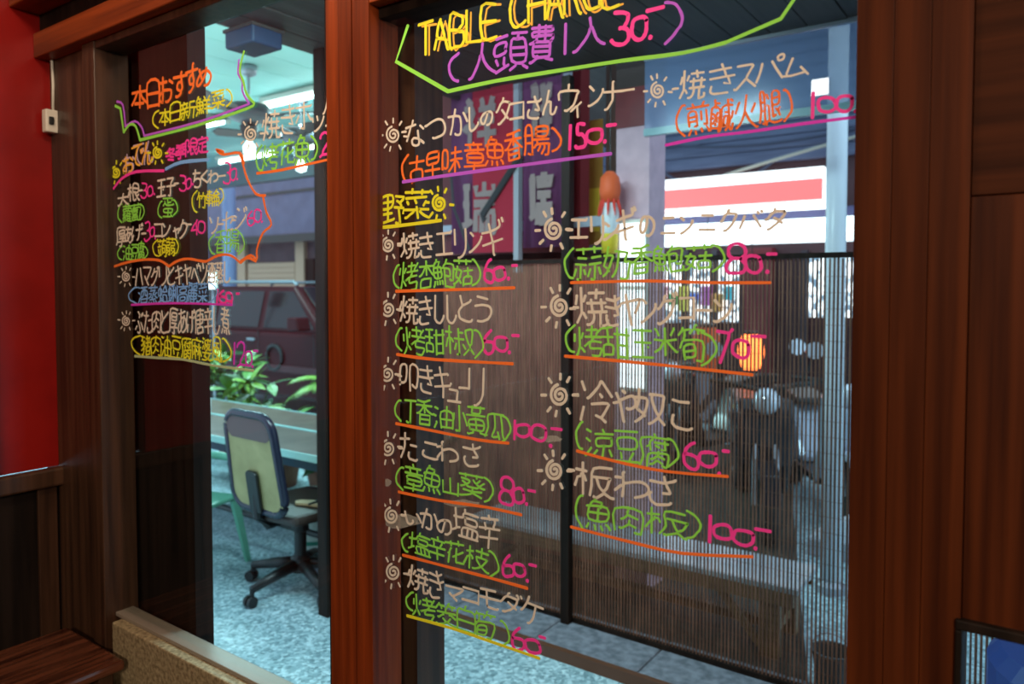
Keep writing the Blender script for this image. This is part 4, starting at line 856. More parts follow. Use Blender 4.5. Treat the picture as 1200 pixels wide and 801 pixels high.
'腐': [[29,16,41,12],[29,16,29,20],[29,16,22,12,17,12],[26,32,32,29],[11,32,17,34],[30,23,30,20],[17,4,22,4,29,9],[26,50,28,46],[29,9,39,4],[49,37,25,37],[43,40,42,26,35,26],[50,45,4,45,4,19,0,2],[23,41,21,41,17,37,17,26],[39,1,43,0,47,2,47,20,30,20,13,20,13,1]],
'腸': [[26,7,31,15,32,19],[33,2,39,12,40,19],[26,19,27,26],[15,35,3,35],[3,21,15,21],[46,42,25,42],[25,42,25,50,46,50,45,34,26,34,25,35,25,42],[50,27,20,27],[0,1,3,17,4,50,15,49,15,2,14,1,11,0,7,2],[15,13,20,13,26,19,48,19,48,15,46,2,45,0,40,0]],
'腿': [[12,4,16,3],[12,4,10,1,7,2],[47,24,42,21],[3,36,12,36],[50,4,48,2,34,2,22,7],[22,7,22,31,18,32],[30,12,37,14],[45,41,30,41],[17,49,19,48,22,42],[3,22,12,22],[30,12,30,50,45,49,45,31,30,31],[0,2,3,22,3,50,12,49,12,4],[37,24,40,21,42,21,42,18,46,11],[22,7,19,7,16,4,16,0]],
'花': [[45,27,33,20,29,20],[5,22,9,23],[19,14,28,17],[35,50,35,39],[15,49,15,39],[0,44,49,44],[28,33,29,3,34,1,47,1,49,2,50,8],[9,0,9,23,10,28,14,34]],
'菇': [[9,29,9,35],[48,3,27,3],[15,49,15,41],[35,50,35,41],[26,28,50,28],[49,45,1,45],[38,35,38,16],[27,0,27,16,47,16,48,3],[20,4,11,12,4,15,7,28],[0,29,18,28,17,21,14,12,7,4,2,1,0,2]],
'菜': [[10,24,7,29],[45,38,4,35],[50,3,48,2,40,6,34,10,30,15],[21,15,18,10,11,6,4,2,0,2],[22,31,23,31,26,26],[45,31,40,23],[1,46,49,46],[15,50,15,42],[35,50,35,42],[26,20,26,0],[50,16,30,16,30,15,1,16]],
'葵': [[42,39,34,33],[3,38,19,37,17,31,12,27],[0,20,7,23,11,27],[40,27,47,32,50,33],[24,12,46,1],[11,27,4,32],[49,46,0,46],[36,43,36,50],[13,50,13,43],[12,27,14,23,25,23,35,23,38,27],[6,14,22,14,23,13,26,14,44,14],[50,21,48,21,41,24,39,27,38,27,34,31,34,33,31,34,28,40],[1,1,2,0,6,1,20,7,24,12,25,23]],
'蒜': [[18,17,21,10],[32,2,33,0,36,0,38,2,38,24],[30,34,47,34],[20,34,4,34],[11,24,11,2,11,1,5,2],[26,6,30,17],[3,17,0,6],[50,7,46,17],[35,50,35,41],[14,50,14,41],[1,46,48,46],[1,24,21,24],[49,24,27,24]],
'蒟': [[39,0,45,0,47,4,47,31,28,32],[3,23,6,11],[13,6,16,23],[26,23,39,23,39,11],[26,23,24,26],[39,11,26,11],[8,38,10,35,10,30],[15,50,15,41],[0,46,50,46],[18,30,1,30],[26,23,26,7],[19,6,1,4],[24,26,26,31,28,32,29,38,35,41,35,49]],
'蒸': [[46,30,43,30,36,23],[2,0,6,6],[42,7,49,0],[29,7,31,6,33,1],[0,16,8,19,15,25,15,27,15,29,2,29],[40,12,10,12],[19,0,18,5],[1,46,49,46],[14,42,14,50],[36,50,36,42],[34,36,33,33,28,31,27,28,25,28,24,18,19,17,17,18],[37,37,9,37],[50,17,48,16,44,17,37,20,36,23,32,24,27,28]],
'蒻': [[28,4,47,13],[30,16,34,13],[1,4,16,12,19,12],[0,46,50,46],[35,50,35,42],[13,49,13,42],[30,20,48,19,46,3,44,0,38,1],[11,1,16,0,18,2,20,19,3,20],[8,12,2,16,3,27,19,28,19,36,1,36],[27,36,47,36,46,28,29,28,29,21,30,20,30,16]],
'蔔': [[35,31,6,32],[24,27,32,26,31,21,9,21,10,27,24,27],[34,10,7,10],[0,46,50,46],[20,15,20,4],[35,50,35,43],[7,3,34,3],[1,27,6,32,9,40,14,43,14,50],[9,37,47,37,46,11,44,1,37,0,34,3,34,14,33,15,7,15,7,3]],
'蘿': [[17,16,22,16,26,19],[17,16,17,13],[3,6,2,0],[17,13,19,11],[9,7,10,7,11,1],[34,50,34,46],[18,31,18,39],[15,50,15,46],[19,2,17,8,15,8],[6,12,6,15,10,18,11,21],[32,31,32,39],[47,15,26,15],[47,8,26,8],[0,46,49,46],[27,22,48,22],[38,30,39,1],[17,13,2,11],[26,1,50,1],[32,31,5,30,4,32,4,38,46,39,46,30,32,31],[16,24,12,21,2,21],[29,30,26,21,26,1],[8,30,8,28,4,21]],
'蛋': [[24,41,38,41],[24,33,24,49],[37,13,42,13,42,22,5,22,5,13,37,13],[40,4,40,3,31,3,1,2],[24,26,24,3],[44,43,45,48,45,50,2,50],[10,39,19,33,48,32,50,34],[37,13,37,9,39,7,40,5,48,0],[0,30,10,39,10,44]],
'蛤': [[47,34,44,31,28,31,27,34],[27,3,47,3],[0,5,19,8],[10,7,10,50],[27,0,27,21,46,21,47,3],[2,23,18,23,18,39,2,40,2,20],[17,16,21,5],[50,32,47,34,39,46,36,47],[36,47,27,34,23,32,18,32]],
'蜊': [[28,24,28,0],[16,12,14,15],[40,43,40,13],[50,48,50,3,48,0,43,0],[8,50,8,7],[1,23,1,39,14,39,15,23,1,23],[35,17,35,19,31,23,27,24],[21,33,34,33],[16,8,0,6],[33,48,26,45,18,45],[17,5,16,12],[28,46,27,26,24,23,19,13,17,12]],
'豆': [[15,7,12,16,11,16],[32,1,32,5,37,15],[2,50,48,50],[7,23,7,39,41,39,41,22,7,22,7,23],[0,0,50,0]],
'豬': [[27,18,22,17],[0,22,3,23,11,30],[1,9,11,18,14,19],[27,2,46,2],[27,11,46,11],[15,28,14,27],[11,30,14,29],[11,30,10,35,7,38],[32,22,32,25,36,28,37,31],[45,41,42,43,27,43],[34,50,34,32],[1,46,20,46],[20,37,16,33,14,27,13,27,14,18,13,4,10,0,4,0],[48,45,45,41,41,32],[24,32,50,32],[21,23,17,28,14,28],[27,2,27,20,31,22,33,21,46,21,46,2],[1,34,7,38,10,46]],
'費': [[35,7,35,5],[9,14,44,14],[17,5,17,8],[9,21,44,21],[35,5,49,1],[14,28,15,34],[3,47,46,47,47,46,46,41,7,41,6,35,14,35,15,34],[33,50,33,28],[19,35,19,50],[44,27,44,9,35,7,9,8,9,27],[21,5,17,5,4,0,0,1],[0,27,3,26,12,28,15,27,45,27,45,29,49,30,50,34,49,35,18,35,15,34]],
'輪': [[46,36,44,33,28,33,26,35],[18,43,2,43],[0,9,18,9],[32,25,32,1],[18,26,2,26],[48,13,24,13],[40,25,40,1],[10,48,10,0],[24,0,24,25,48,24,48,1,46,0],[50,34,46,36,36,46],[18,33,17,17,2,18,2,35,10,35,23,33,26,35,33,44,36,46,37,49,38,50]],
'辛': [[13,38,15,33,15,28],[37,43,38,38,35,33,35,28],[26,43,24,50],[25,0,25,27],[47,14,3,14],[5,43,46,43],[0,28,50,28]],
'酒': [[7,47,2,50],[47,3,16,3],[1,2,8,18],[6,30,0,33],[47,14,16,14],[36,48,36,25,38,23,47,23],[14,48,50,48],[16,0,16,36,47,36,47,3],[16,21,21,21,26,26,27,33,26,48]],
'野': [[48,49,30,49],[48,49,47,45,41,38],[30,1,31,0,37,0,39,2,39,29],[27,8,24,6,0,3],[2,39,24,39],[2,18,24,18],[30,29,50,29,48,19],[13,50,13,5],[2,39,2,28,24,29,23,50,2,50,2,39],[34,41,41,38,45,32,45,29]],
'限': [[23,39,46,39],[0,0,0,50,14,49,9,34,14,27,14,17,11,14,8,14,5,16],[23,2,34,4],[39,13,48,19],[23,2,23,50,46,50,46,27,23,27],[33,27,34,21,36,15,39,13,40,9,46,3,50,2]],
'頭': [[16,20,14,12,15,7],[27,30,48,30],[36,41,37,49],[43,5,50,1],[32,5,22,0],[19,49,1,49],[3,20,5,12],[48,20,27,20],[18,31,18,40,2,40,2,26,18,26,18,31],[36,41,48,40,48,11,27,12,27,40,36,41],[21,8,0,3],[26,50,50,50]],
'風': [[49,10,50,4,48,0,46,0,44,5,41,50,6,50,5,18,0,0],[24,31,34,31,34,18,13,18,13,31,24,31],[24,41,24,5],[35,5,10,4],[34,42,12,40],[38,1,35,5,34,9,32,12]],
'香': [[10,10,40,10],[40,0,10,0],[50,21,47,21,37,27,31,32,30,36],[40,0,40,19,10,19],[25,25,25,47],[1,37,48,37],[43,49,40,50,25,47,6,47],[0,20,7,22,19,33,20,36],[7,22,10,19,10,0]],
'高': [[26,44,24,50],[13,6,36,6,36,14,14,15,13,6],[2,1,3,22,47,22,48,2,47,1,44,0,39,1],[28,37,41,37,40,28,10,29,10,37,28,37],[50,44,0,44]],
'魚': [[16,46,30,45,31,44,29,36],[0,0,4,5,6,8],[19,1,19,7,17,8],[50,1,47,6,42,10],[34,1,31,8],[44,26,7,26],[25,15,25,35],[19,50,16,49,16,46,13,45,9,41,8,36],[1,34,7,36,43,36,44,15,7,15,6,35]],
'鮑': [[19,33,24,33,26,35],[12,35,15,45,7,45],[39,15,41,13,46,13,47,15,49,26,49,42,30,42],[0,0,2,4,3,10],[15,3,14,10],[22,3,20,10],[8,10,9,3],[19,26,3,26],[11,35,11,16],[28,33,28,2,31,0,47,0,49,2,50,8],[2,35,18,35,19,33],[26,35,26,37,30,42,32,50],[7,50,7,45,5,44,2,36,3,17,19,16,19,33],[26,35,28,33,40,33,40,20,28,20]],
'鮮': [[13,34,16,43,7,44],[44,38,43,42,46,48,48,49],[21,10,24,3],[31,38,32,42,29,48,28,48],[0,0,3,9],[17,3,15,9,16,11],[9,3,9,10],[28,26,47,26],[26,15,50,15],[12,16,12,34],[21,25,3,25],[37,1,37,37],[48,38,26,38],[10,50,7,48,7,44,5,43,2,34,3,32,3,16,21,16,21,34,3,34]],
'鹹': [[11,8,9,11],[49,45,45,49],[0,26,4,26,9,21],[42,9,34,1],[18,4,0,4],[4,19,0,20],[13,13,11,18,9,18],[36,30,30,30],[18,20,14,21],[43,17,46,19,48,29],[19,44,9,44],[9,35,9,49],[29,10,36,10,36,23,29,23,29,7],[50,9,50,4,48,0,45,1,42,9,43,17,41,19,39,50],[48,39,24,38,24,10,21,1,18,1,18,34,0,35,0,0],[0,11,4,11,9,18,9,21,13,29]],
'麗': [[48,50,28,50],[25,32,24,36,20,36,20,43,19,44,4,44,4,37],[39,37,38,38],[47,12,31,9],[22,50,2,50],[30,37,30,44,46,44,47,43,47,37],[31,17,32,18],[25,10,12,10],[18,17,18,31],[12,17,12,1,25,2],[32,31,32,18],[4,24,46,24,46,17,32,18],[50,5,49,2,46,0,35,0,32,1,31,17],[4,17,31,17],[48,31,4,31,4,16,0,2]],
'麻': [[39,23,39,1],[26,18,22,23,18,24],[28,44,27,50],[40,25,43,23,50,10],[17,23,14,21,8,10],[39,38,40,25],[9,30,25,30],[49,44,3,44,3,18,0,2],[40,25,36,22,30,11],[49,30,42,30,41,29,31,30],[18,0,18,22,17,23,18,38]],
'黃': [[33,5,46,1,50,1],[33,5,33,9],[15,9,15,5],[0,1,3,0,15,5],[7,17,42,17],[24,31,24,10],[3,46,45,46],[34,50,34,38,15,38,14,39,14,50],[24,10,8,9,7,10,8,25,42,25,41,9,24,10],[48,32,1,32]]}
INK = {}
for nm, col in dict(white=(.78, .70, .60), orange=(1.0, .20, .035), green=(.30, .80, .10), yellow=(.86, .82, .03), pink=(1.0, .06, .42),
                    purple=(.52, .12, .80), magenta=(.75, .05, .62), blue=(.22, .48, .95), sage=(.50, .62, .36), amber=(.95, .50, .06), lilac=(.62, .45, .62)).items():
    INK[nm] = mat(nm+'_marker_ink', col, 0.55, spec=0.3)
VX, VY = -620.0, 335.0
class Pen:
    def __init__(s, plane=-0.0022, wpx=3.6, wob=0.5): s.mb = MB(); s.pl = plane; s.w = wpx; s.wob = wob; s.k = 0
    def line(s, pts, w=None, smooth=True, ends=True):
        w = w or s.w
        pts = [(float(a), float(b)) for a, b in pts]
        if smooth and len(pts) > 2:
            q = []
            for i in range(len(pts)-1):
                p0 = pts[max(i-1, 0)]; p1 = pts[i]; p2 = pts[i+1]; p3 = pts[min(i+2, len(pts)-1)]
                for t in ((0, .33, .66) if len(pts) < 30 else (0,)):
                    q.append(tuple(.5*((2*b)+(-a+c)*t+(2*a-5*b+4*c-d)*t*t+(-a+3*b-3*c+d)*t**3) for a, b, c, d in zip(p0, p1, p2, p3)))
            pts = q+[pts[-1]]
        out = []; rr = []; s.k += 1; pl = s.pl-(s.k % 40)*.00003
        for i, (x, y) in enumerate(pts):
            p = P(x, y, Y=pl); out.append(p)
            dep = (p-CAM).dot(FH)
            rr.append(.5*w/F_PX*dep*random.uniform(.86, 1.08))
        # round ends
        if len(out) > 1:
            a = out[0]+(out[0]-out[1]).normalized()*rr[0]*.6; b = out[-1]+(out[-1]-out[-2]).normalized()*rr[-1]*.6
            out = [a]+out+[b]; rr = [rr[0]*.55]+rr+[rr[-1]*.55]
        s.mb.tube(out, rr, 4, flat=.22)
    def glyph(s, ch, x0, y0, x1, y1, w=None):
        k = VY; sl = ((y0+y1)/2-VY)/((x0+x1)/2-VX)*.9
        H = max((y1-y0)-abs(sl)*(x1-x0), 4); yc = (y0+y1)/2; xc = (x0+x1)/2
        def m(u, v):
            x = x0+u*(x1-x0); return (x, yc+(.5-v)*H+sl*(x-xc))
        if ch == '1': s.line([m(.55, 1), m(.45, 0)], w, False); return
        if ch == 'ー' or ch == '-': s.line([m(0, .5), m(.5, .53), m(1, .5)], w); return
        if ch == '.': s.line([m(.3, .5), m(.6, .4)], (w or s.w)*1.25, False); return
        a1, a2 = random.uniform(0, 6), random.uniform(0, 6)
        for st in GL[ch]:
            pts = []
            for i in range(0, len(st), 2):
                u = st[i]/50.0; v = st[i+1]/50.0
                u2 = u+.035*math.sin(v*5+a1); v2 = v+.035*math.sin(u*5+a2)
                pts.append(m(u2, v2))
            # soften only gentle corners
            s.line(pts, w, smooth=(len(pts) > 3))
    def row(s, spec, w=None):
        for it in spec.split('|'):
            t = it.split()
            s.glyph(t[0], *[float(a) for a in t[1:5]], w=w)
    def run(s, chars, x0, y0a, y1a, x1, y0b, y1b, w=None, gap=.1):
        """chars spread from x0 to x1; ink top/bottom run y0a..y1a at the left end to y0b..y1b at the right end"""
        n = len(chars); cw = (x1-x0)/n
        for i, ch in enumerate(chars):
            a = x0+i*cw+cw*gap*.5; b = x0+(i+1)*cw-cw*gap*.5; t = (i+.5)/n
            top = y0a+(y0b-y0a)*t; bot = y1a+(y1b-y1a)*t
            if ch in '()':
                mid = (a+b)/2; hw = min((b-a)/2, 5)
                a, b = (b-2*hw, b) if ch == '(' else (a, a+2*hw)
            if ch in 'しり1': a, b = a+cw*.12, b-cw*.12
            sl = abs(((top+bot)/2-VY)/((a+b)/2-VX))*(b-a)
            s.glyph(ch, a, top-sl*.5, b, bot+sl*.5, w)
    def sun(s, x, y, r, w=None, tail=True, rx=None):
        rx = rx or r*.86
        pts = []
        N = 26; turns = 2.1
        for i in range(N+1):
            t = i/N; g = -2.4+t*turns*2*math.pi; q = .12+.88*t
            pts.append((x+math.cos(g)*rx*q, y+math.sin(g)*r*q))
        s.line(pts, w, smooth=True)
        for g in (-125, -92, -58, 28 if not tail else 2, 62, 100, 135, 182):
            g = math.radians(g+random.uniform(-6, 6))
            s.line([(x+math.cos(g)*rx*1.42, y+math.sin(g)*r*1.42), (x+math.cos(g)*rx*1.95, y+math.sin(g)*r*1.95)], (w or s.w)*.95, False)
    def done(s, name, ink, parent, **k):
        l = s_loc(parent)
        s.mb.v = [(a-l.x, b-l.y, c-l.z) for a, b, c in s.mb.v]
        o = s.mb.build(name, INK[ink], parent, **k); return o
def s_loc(o):
    v = Vector((0, 0, 0))
    while o is not None: v += o.location; o = o.parent
    return v
PL2 = -0.0034
def entry(root, label, ink='white', spec=None, run=None, sun=None, w=3.6, sunink='white', kids=()):
    p = Pen(wpx=w)
    if spec: p.row(spec)
    if run: p.run(*run)
    o = p.done('menu_line', ink, root, label=label)
    if sun:
        q = Pen(wpx=sun[3] if len(sun) > 3 else w*.92, plane=PL2); q.sun(*sun[:3]); q.done('sun_doodle', sunink, o)
    for k in kids:
        nm, ki, kind, data = k[:4]; q = Pen(wpx=k[4] if len(k) > 4 else w, plane=PL2 if nm == 'underline' else -0.0022)
        if kind == 'row': q.row(data)
        elif kind == 'run': q.run(*data)
        elif kind == 'line': q.line(data)
        q.done(nm, ki, o, label={'price': ki+' price figures', 'translation': ki+' line of Chinese characters in brackets', 'underline': ki+' underline'}.get(nm))
    return o
# ---- right pane
p = Pen(wpx=3.9); p.run('TABLE', 489, 30, 66, 583, 4, 42); p.run('CHARGE', 596, -6, 33, 726, -40, 4); h = p.done('heading', 'yellow', SE, label='yellow English heading of the table charge notice')
p = Pen(plane=-0.0016, wpx=2.6); p.run('TABLE', 494, 32, 67, 588, 6, 43); p.run('CHARGE', 601, -5, 34, 731, -39, 5); p.done('orange_outline', 'amber', h)
p = Pen(wpx=3.7); p.row('( 526 62 538 97|人 549 48 580 92|頭 580 37 617 87|費 621 27 648 75|1 658 27 667 64|人 673 17 710 60|( 696 36 706 58'.rsplit('|', 1)[0]); p.row(') 779 -2 799 50'); p.done('translation', 'purple', h, label='purple line of Chinese characters in brackets')
p = Pen(wpx=5.0); p.row('3 716 12 737 54|0 741 18 758 47|. 760 41 765 46'); p.line([(758, 13), (778, 8)]); p.done('price', 'pink', h, label='pink price figures')
p = Pen(wpx=4.6, plane=PL2); p.line([(478, 30), (464, 72), (525, 107)], smooth=False); p.line([(525, 107), (580, 95), (640, 85), (730, 71), (800, 62), (850, 50)]); p.line([(850, 50), (915, 22), (934, -6)], smooth=False); p.done('frame_line', 'green', SE, label='green marker frame around the heading')
entry(SE, 'white Japanese menu line at the top, followed by pink 150', spec='ー 471 153 476 156|な 476 140 497 173|つ 499 139 522 164|か 526 126 548 159|し 550 124 560 153|の 564 130 577 147|タ 582 114 597 147|コ 598 119 614 141|さ 618 112 634 140|ん 637 105 652 135|ウ 656 98 677 132|ィ 669 119 681 139|ン 690 100 706 125|ナ 707 94 728 130|ー 728 103 743 108'.replace('ィ', 'イ'), sun=(461, 158, 10, 2.6), w=2.9,
      kids=[('translation', 'orange', 'row', '( 471 182 479 214|古 480 182 497 214|早 499 178 516 208|味 519 172 541 204|章 544 165 567 201|魚 569 159 590 195|香 592 153 612 188|腸 614 147 644 183|) 647 150 657 178', 3.0),
            ('price', 'pink', 'row', '1 663 146 673 176|5 674 145 686 174|0 688 150 706 168|- 711 144 722 149|. 707 163 711 168', 4.4),
            ('underline', 'purple', 'line', [(472, 213), (520, 206), (600, 195), (660, 187), (716, 180)], 4.0)])
entry(SE, 'white Japanese menu line at the top right, above orange characters and pink 100', spec='- 788 102 795 106|焼 797 80 826 117|き 831 74 860 112|ス 860 75 885 106|パ 885 64 919 97|ム 915 65 946 92', sun=(771, 106, 10, 2.5), w=2.8,
      kids=[('translation', 'orange', 'run', ('(煎鹹火腿)', 776, 126, 162, 945, 103, 139), 2.7), ('price', 'pink', 'row', '1 948 108 957 139|0 959 113 979 132|0 981 111 999 131|. 1001 128 1004 132', 4.0),
            ('underline', 'magenta', 'line', [(780, 170), (830, 160), (880, 154), (940, 145), (1004, 137)], 3.6)])
h = entry(SE, 'yellow heading of two large characters with a yellow sun', 'yellow', spec='野 447 229 474 263|菜 474 221 503 257', sun=(515, 238, 10, 3.4), sunink='yellow', w=3.4, kids=[('underline', 'yellow', 'line', [(440, 267), (470, 264), (517, 258)], 4.2)])
R = [
 ('right of the first sun below the heading, above pink 60', '- 466 284 471 287|焼 470 272 491 302|き 492 273 508 302|エ 511 271 530 298|リ 533 268 546 302|ン 550 272 564 295|ギ 565 256 590 300', (455, 287, 9),
  '( 461 311 468 338|烤 469 307 490 339|杏 491 306 508 337|鮑 508 304 532 336|菇 532 303 553 334|) 553 305 563 335', 'green', '6 568 303 579 331|0 579 313 592 328|. 594 324 598 328|- 600 309 606 313', [(464, 341), (540, 339), (603, 337)], 'orange'),
 ('on the left side above its own pink 60, fourth sun row', '- 465 361 470 364|焼 469 347 490 378|き 491 348 506 380|し 510 347 520 378|し 524 347 534 378|と 538 347 553 376|う 556 348 575 377', (455, 362, 10),
  '( 464 384 471 411|烤 473 383 498 416|甜 499 385 521 415|椒 522 382 555 416|) 556 386 566 419', 'green', '6 567 386 579 414|0 580 394 595 411|. 595 410 599 415|- 600 391 608 395', [(465, 415), (510, 421), (601, 426)], 'orange'),
 ('on the left side above a thin pink 100', '- 463 437 469 440|叩 469 428 489 459|き 492 428 508 461|キ 509 430 528 466|ュ 525 456 540 471|ー 538 452 550 457|リ 550 431 567 475'.replace('ュ', 'ユ'), (454, 438, 10),
  '( 463 468 470 493|丁 474 469 487 495|香 488 467 507 498|油 508 475 530 503|小 530 475 547 506|黃 547 474 570 511|瓜 569 483 592 515|) 588 486 598 518', 'green', '1 600 492 606 515|0 605 496 621 512|0 623 497 640 517|- 646 500 658 505|. 643 520 648 524', [(464, 496), (500, 503), (560, 515), (596, 519)], 'orange'),
 ('on the left side with widely spaced signs, above pink 80', '- 466 522 471 525|た 469 507 489 539|こ 496 518 513 538|わ 512 517 536 543|さ 543 518 563 547', (455, 525, 10),
  '( 464 546 473 574|章 474 543 495 578|魚 496 545 516 579|山 519 558 537 581|葵 539 553 567 585|) 567 559 578 589', 'green', '8 586 558 602 593|0 602 571 614 590|. 615 588 619 592|- 619 573 627 577', [(467, 576), (515, 586), (570, 594), (611, 603)], 'orange'),
 ('on the left side written over a wiped smudge', '- 470 602 475 605|い 475 599 493 616|か 493 595 513 622|の 513 607 529 627|塩 530 594 561 633|辛 561 600 585 644', (459, 604, 10),
  '( 471 624 478 647|塩 479 622 504 652|辛 503 627 522 658|花 522 631 544 662|枝 545 638 573 671|) 573 645 584 678', 'green', '6 589 649 602 677|0 602 659 615 676|. 616 678 620 682|- 620 660 628 664', [(472, 650), (525, 664), (575, 677), (618, 689)], 'orange'),
 ('lowest on the left side, above a yellow underline', '- 475 671 480 674|焼 478 661 502 695|き 503 666 519 702|マ 522 685 541 706|コ 542 687 561 708|モ 562 688 584 715|ダ 586 691 612 722|ケ 611 697 637 735', (461, 670, 10),
  '( 476 692 484 716|烤 484 695 510 729|筊 511 703 535 736|白 536 708 556 744|筍 555 712 580 751|) 586 727 597 760', 'green', '6 600 733 614 763|0 616 747 633 767|- 632 744 639 749', [(477, 721), (530, 736), (580, 753), (632, 771)], 'yellow'),
 ('top of the right side, above pink 80', '- 663 267 668 270|エ 668 256 688 279|リ 693 253 707 285|ン 708 260 724 280|ギ 722 242 744 283|の 750 253 766 276|ニ 775 255 791 274|ン 797 254 812 273|ニ 820 252 838 270|ク 845 246 863 270|バ 866 247 893 268|タ 897 244 919 268', (649, 269, 13),
  '( 662 292 672 327|蒜 674 289 705 328|奶 707 290 738 326|香 739 288 764 320|鮑 766 287 800 318|菇 803 287 834 316|) 834 286 849 317', 'green', '8 852 286 874 321|0 874 299 892 319|. 897 315 902 321|- 899 295 910 300', [(669, 331), (760, 329), (830, 331), (903, 331)], 'orange'),
 ('on the right side above pink 70', '- 668 360 674 363|焼 675 337 711 381|き 710 345 728 381|ヤ 728 345 750 380|ン 752 350 768 377|グ 770 343 794 379|コ 796 349 813 375|ー 816 361 834 366|ン 837 352 857 377', (656, 359, 13),
  '( 663 381 674 413|烤 674 382 706 418|甜 706 383 738 420|玉 741 386 765 418|米 767 383 793 416|筍 796 381 826 424|) 822 389 839 428', 'green', '7 841 386 859 426|0 859 398 878 419|- 881 391 897 397', [(662, 417), (740, 424), (810, 431), (882, 439)], 'orange'),
 ('on the right side in large signs above pink 60', '- 671 461 678 465|冷 680 445 718 497|や 718 455 744 494|奴 744 456 779 498|こ 787 469 811 503', (656, 463, 13),
  '( 675 494 683 527|涼 686 501 718 538|豆 720 504 749 543|腐 750 507 784 549|) 782 513 795 547', 'green', '6 802 516 819 550|0 820 528 840 547|. 841 552 845 557|- 847 526 854 531', [(676, 528), (720, 540), (780, 552), (853, 558)], 'orange'),
 ('lowest on the right side, above pink 100', '- 666 549 673 552|板 674 541 718 585|わ 720 551 759 586|さ 761 555 791 593', (650, 551, 12),
  '( 675 578 683 618|魚 687 581 715 623|肉 721 590 752 627|板 756 593 806 632|) 804 598 821 633', 'green', '1 827 603 837 636|0 837 613 858 633|0 860 619 883 640|. 883 639 888 645|- 885 618 903 624', [(669, 617), (740, 635), (800, 648), (882, 652)], 'orange'),
]
for lab, jp, su, tr, tc, pr, ul, uc in R:
    big = su[0] > 600
    entry(SE, 'white Japanese menu line '+lab, spec=jp, sun=su+((3.7 if big else 2.7),), w=3.5 if big else 2.9,
          kids=[('translation', tc, 'row', tr, 2.9 if big else 2.6), ('price', 'pink', 'row', pr, 4.2 if big else 3.8), ('underline', uc, 'line', ul, 3.7)])
# ---- left pane
h = Pen(wpx=3.6); h.row('本 155 99 172 129|日 173 94 186 127|お 187 88 202 121|す 203 82 219 115|す 218 74 232 109|め 231 78 247 103'); h = h.done('heading', 'orange', SW, label="orange heading at the top of the left pane")
p = Pen(wpx=2.3); p.row('( 179 129 186 151|本 187 126 199 148|日 200 121 211 144|新 212 117 229 141|鮮 230 111 247 136|菜 248 104 263 128|) 265 104 272 125'); p.done('translation', 'yellow', h, label='yellow line of Chinese characters in brackets')
p = Pen(wpx=3.4, plane=PL2); p.line([(135, 124), (141, 127), (145, 155)], smooth=False); p.line([(145, 155), (152, 146), (159, 148), (164, 164)]); p.line([(164, 164), (230, 147), (290, 127), (298, 121)]); p.line([(298, 121), (289, 110), (285, 95), (281, 82), (286, 60)]); p.done('frame_line', 'green', SW, label='green marker frame under the orange heading')
p = Pen(wpx=2.8); p.line([(137, 119), (144, 123), (147, 148)]); p.line([(147, 148), (158, 142), (166, 149), (169, 159)]); p.line([(169, 159), (235, 142), (291, 122)]); p.line([(292, 122), (284, 107), (284, 96), (279, 86), (280, 70)]); p.done('frame_line', 'purple', SW, label='purple marker line inside the green frame')
p = Pen(wpx=2.6); p.row('お 144 182 156 203|で 154 169 167 196|ん 167 166 178 193'); h = p.done('menu_line', 'amber', SW, label='yellow menu heading with purple edges between two small suns')
p = Pen(wpx=2.2, plane=-0.0014); p.row('お 145 180 158 202|で 156 167 169 194|ん 169 165 180 192'); p.done('purple_outline', 'lilac', h)
p = Pen(wpx=2.6); p.sun(136, 202, 7); p.sun(185, 179, 7); p.done('sun_doodle', 'yellow', h, label='pair of yellow suns')
p = Pen(wpx=3.4, plane=PL2); p.line([(133, 221), (143, 209), (160, 201), (192, 200)]); p.done('underline', 'pink', h, label='pink underline')
p = Pen(wpx=2.6); p.row('冬 194 172 207 189|季 206 168 218 186|限 218 163 231 183|定 231 159 244 180'); h = p.done('menu_line', 'pink', SW, label='pink winter note above a blue underline')
p = Pen(wpx=4.0, plane=PL2); p.line([(194, 198), (212, 190), (244, 187)]); p.done('underline', 'blue', h, label='blue underline')
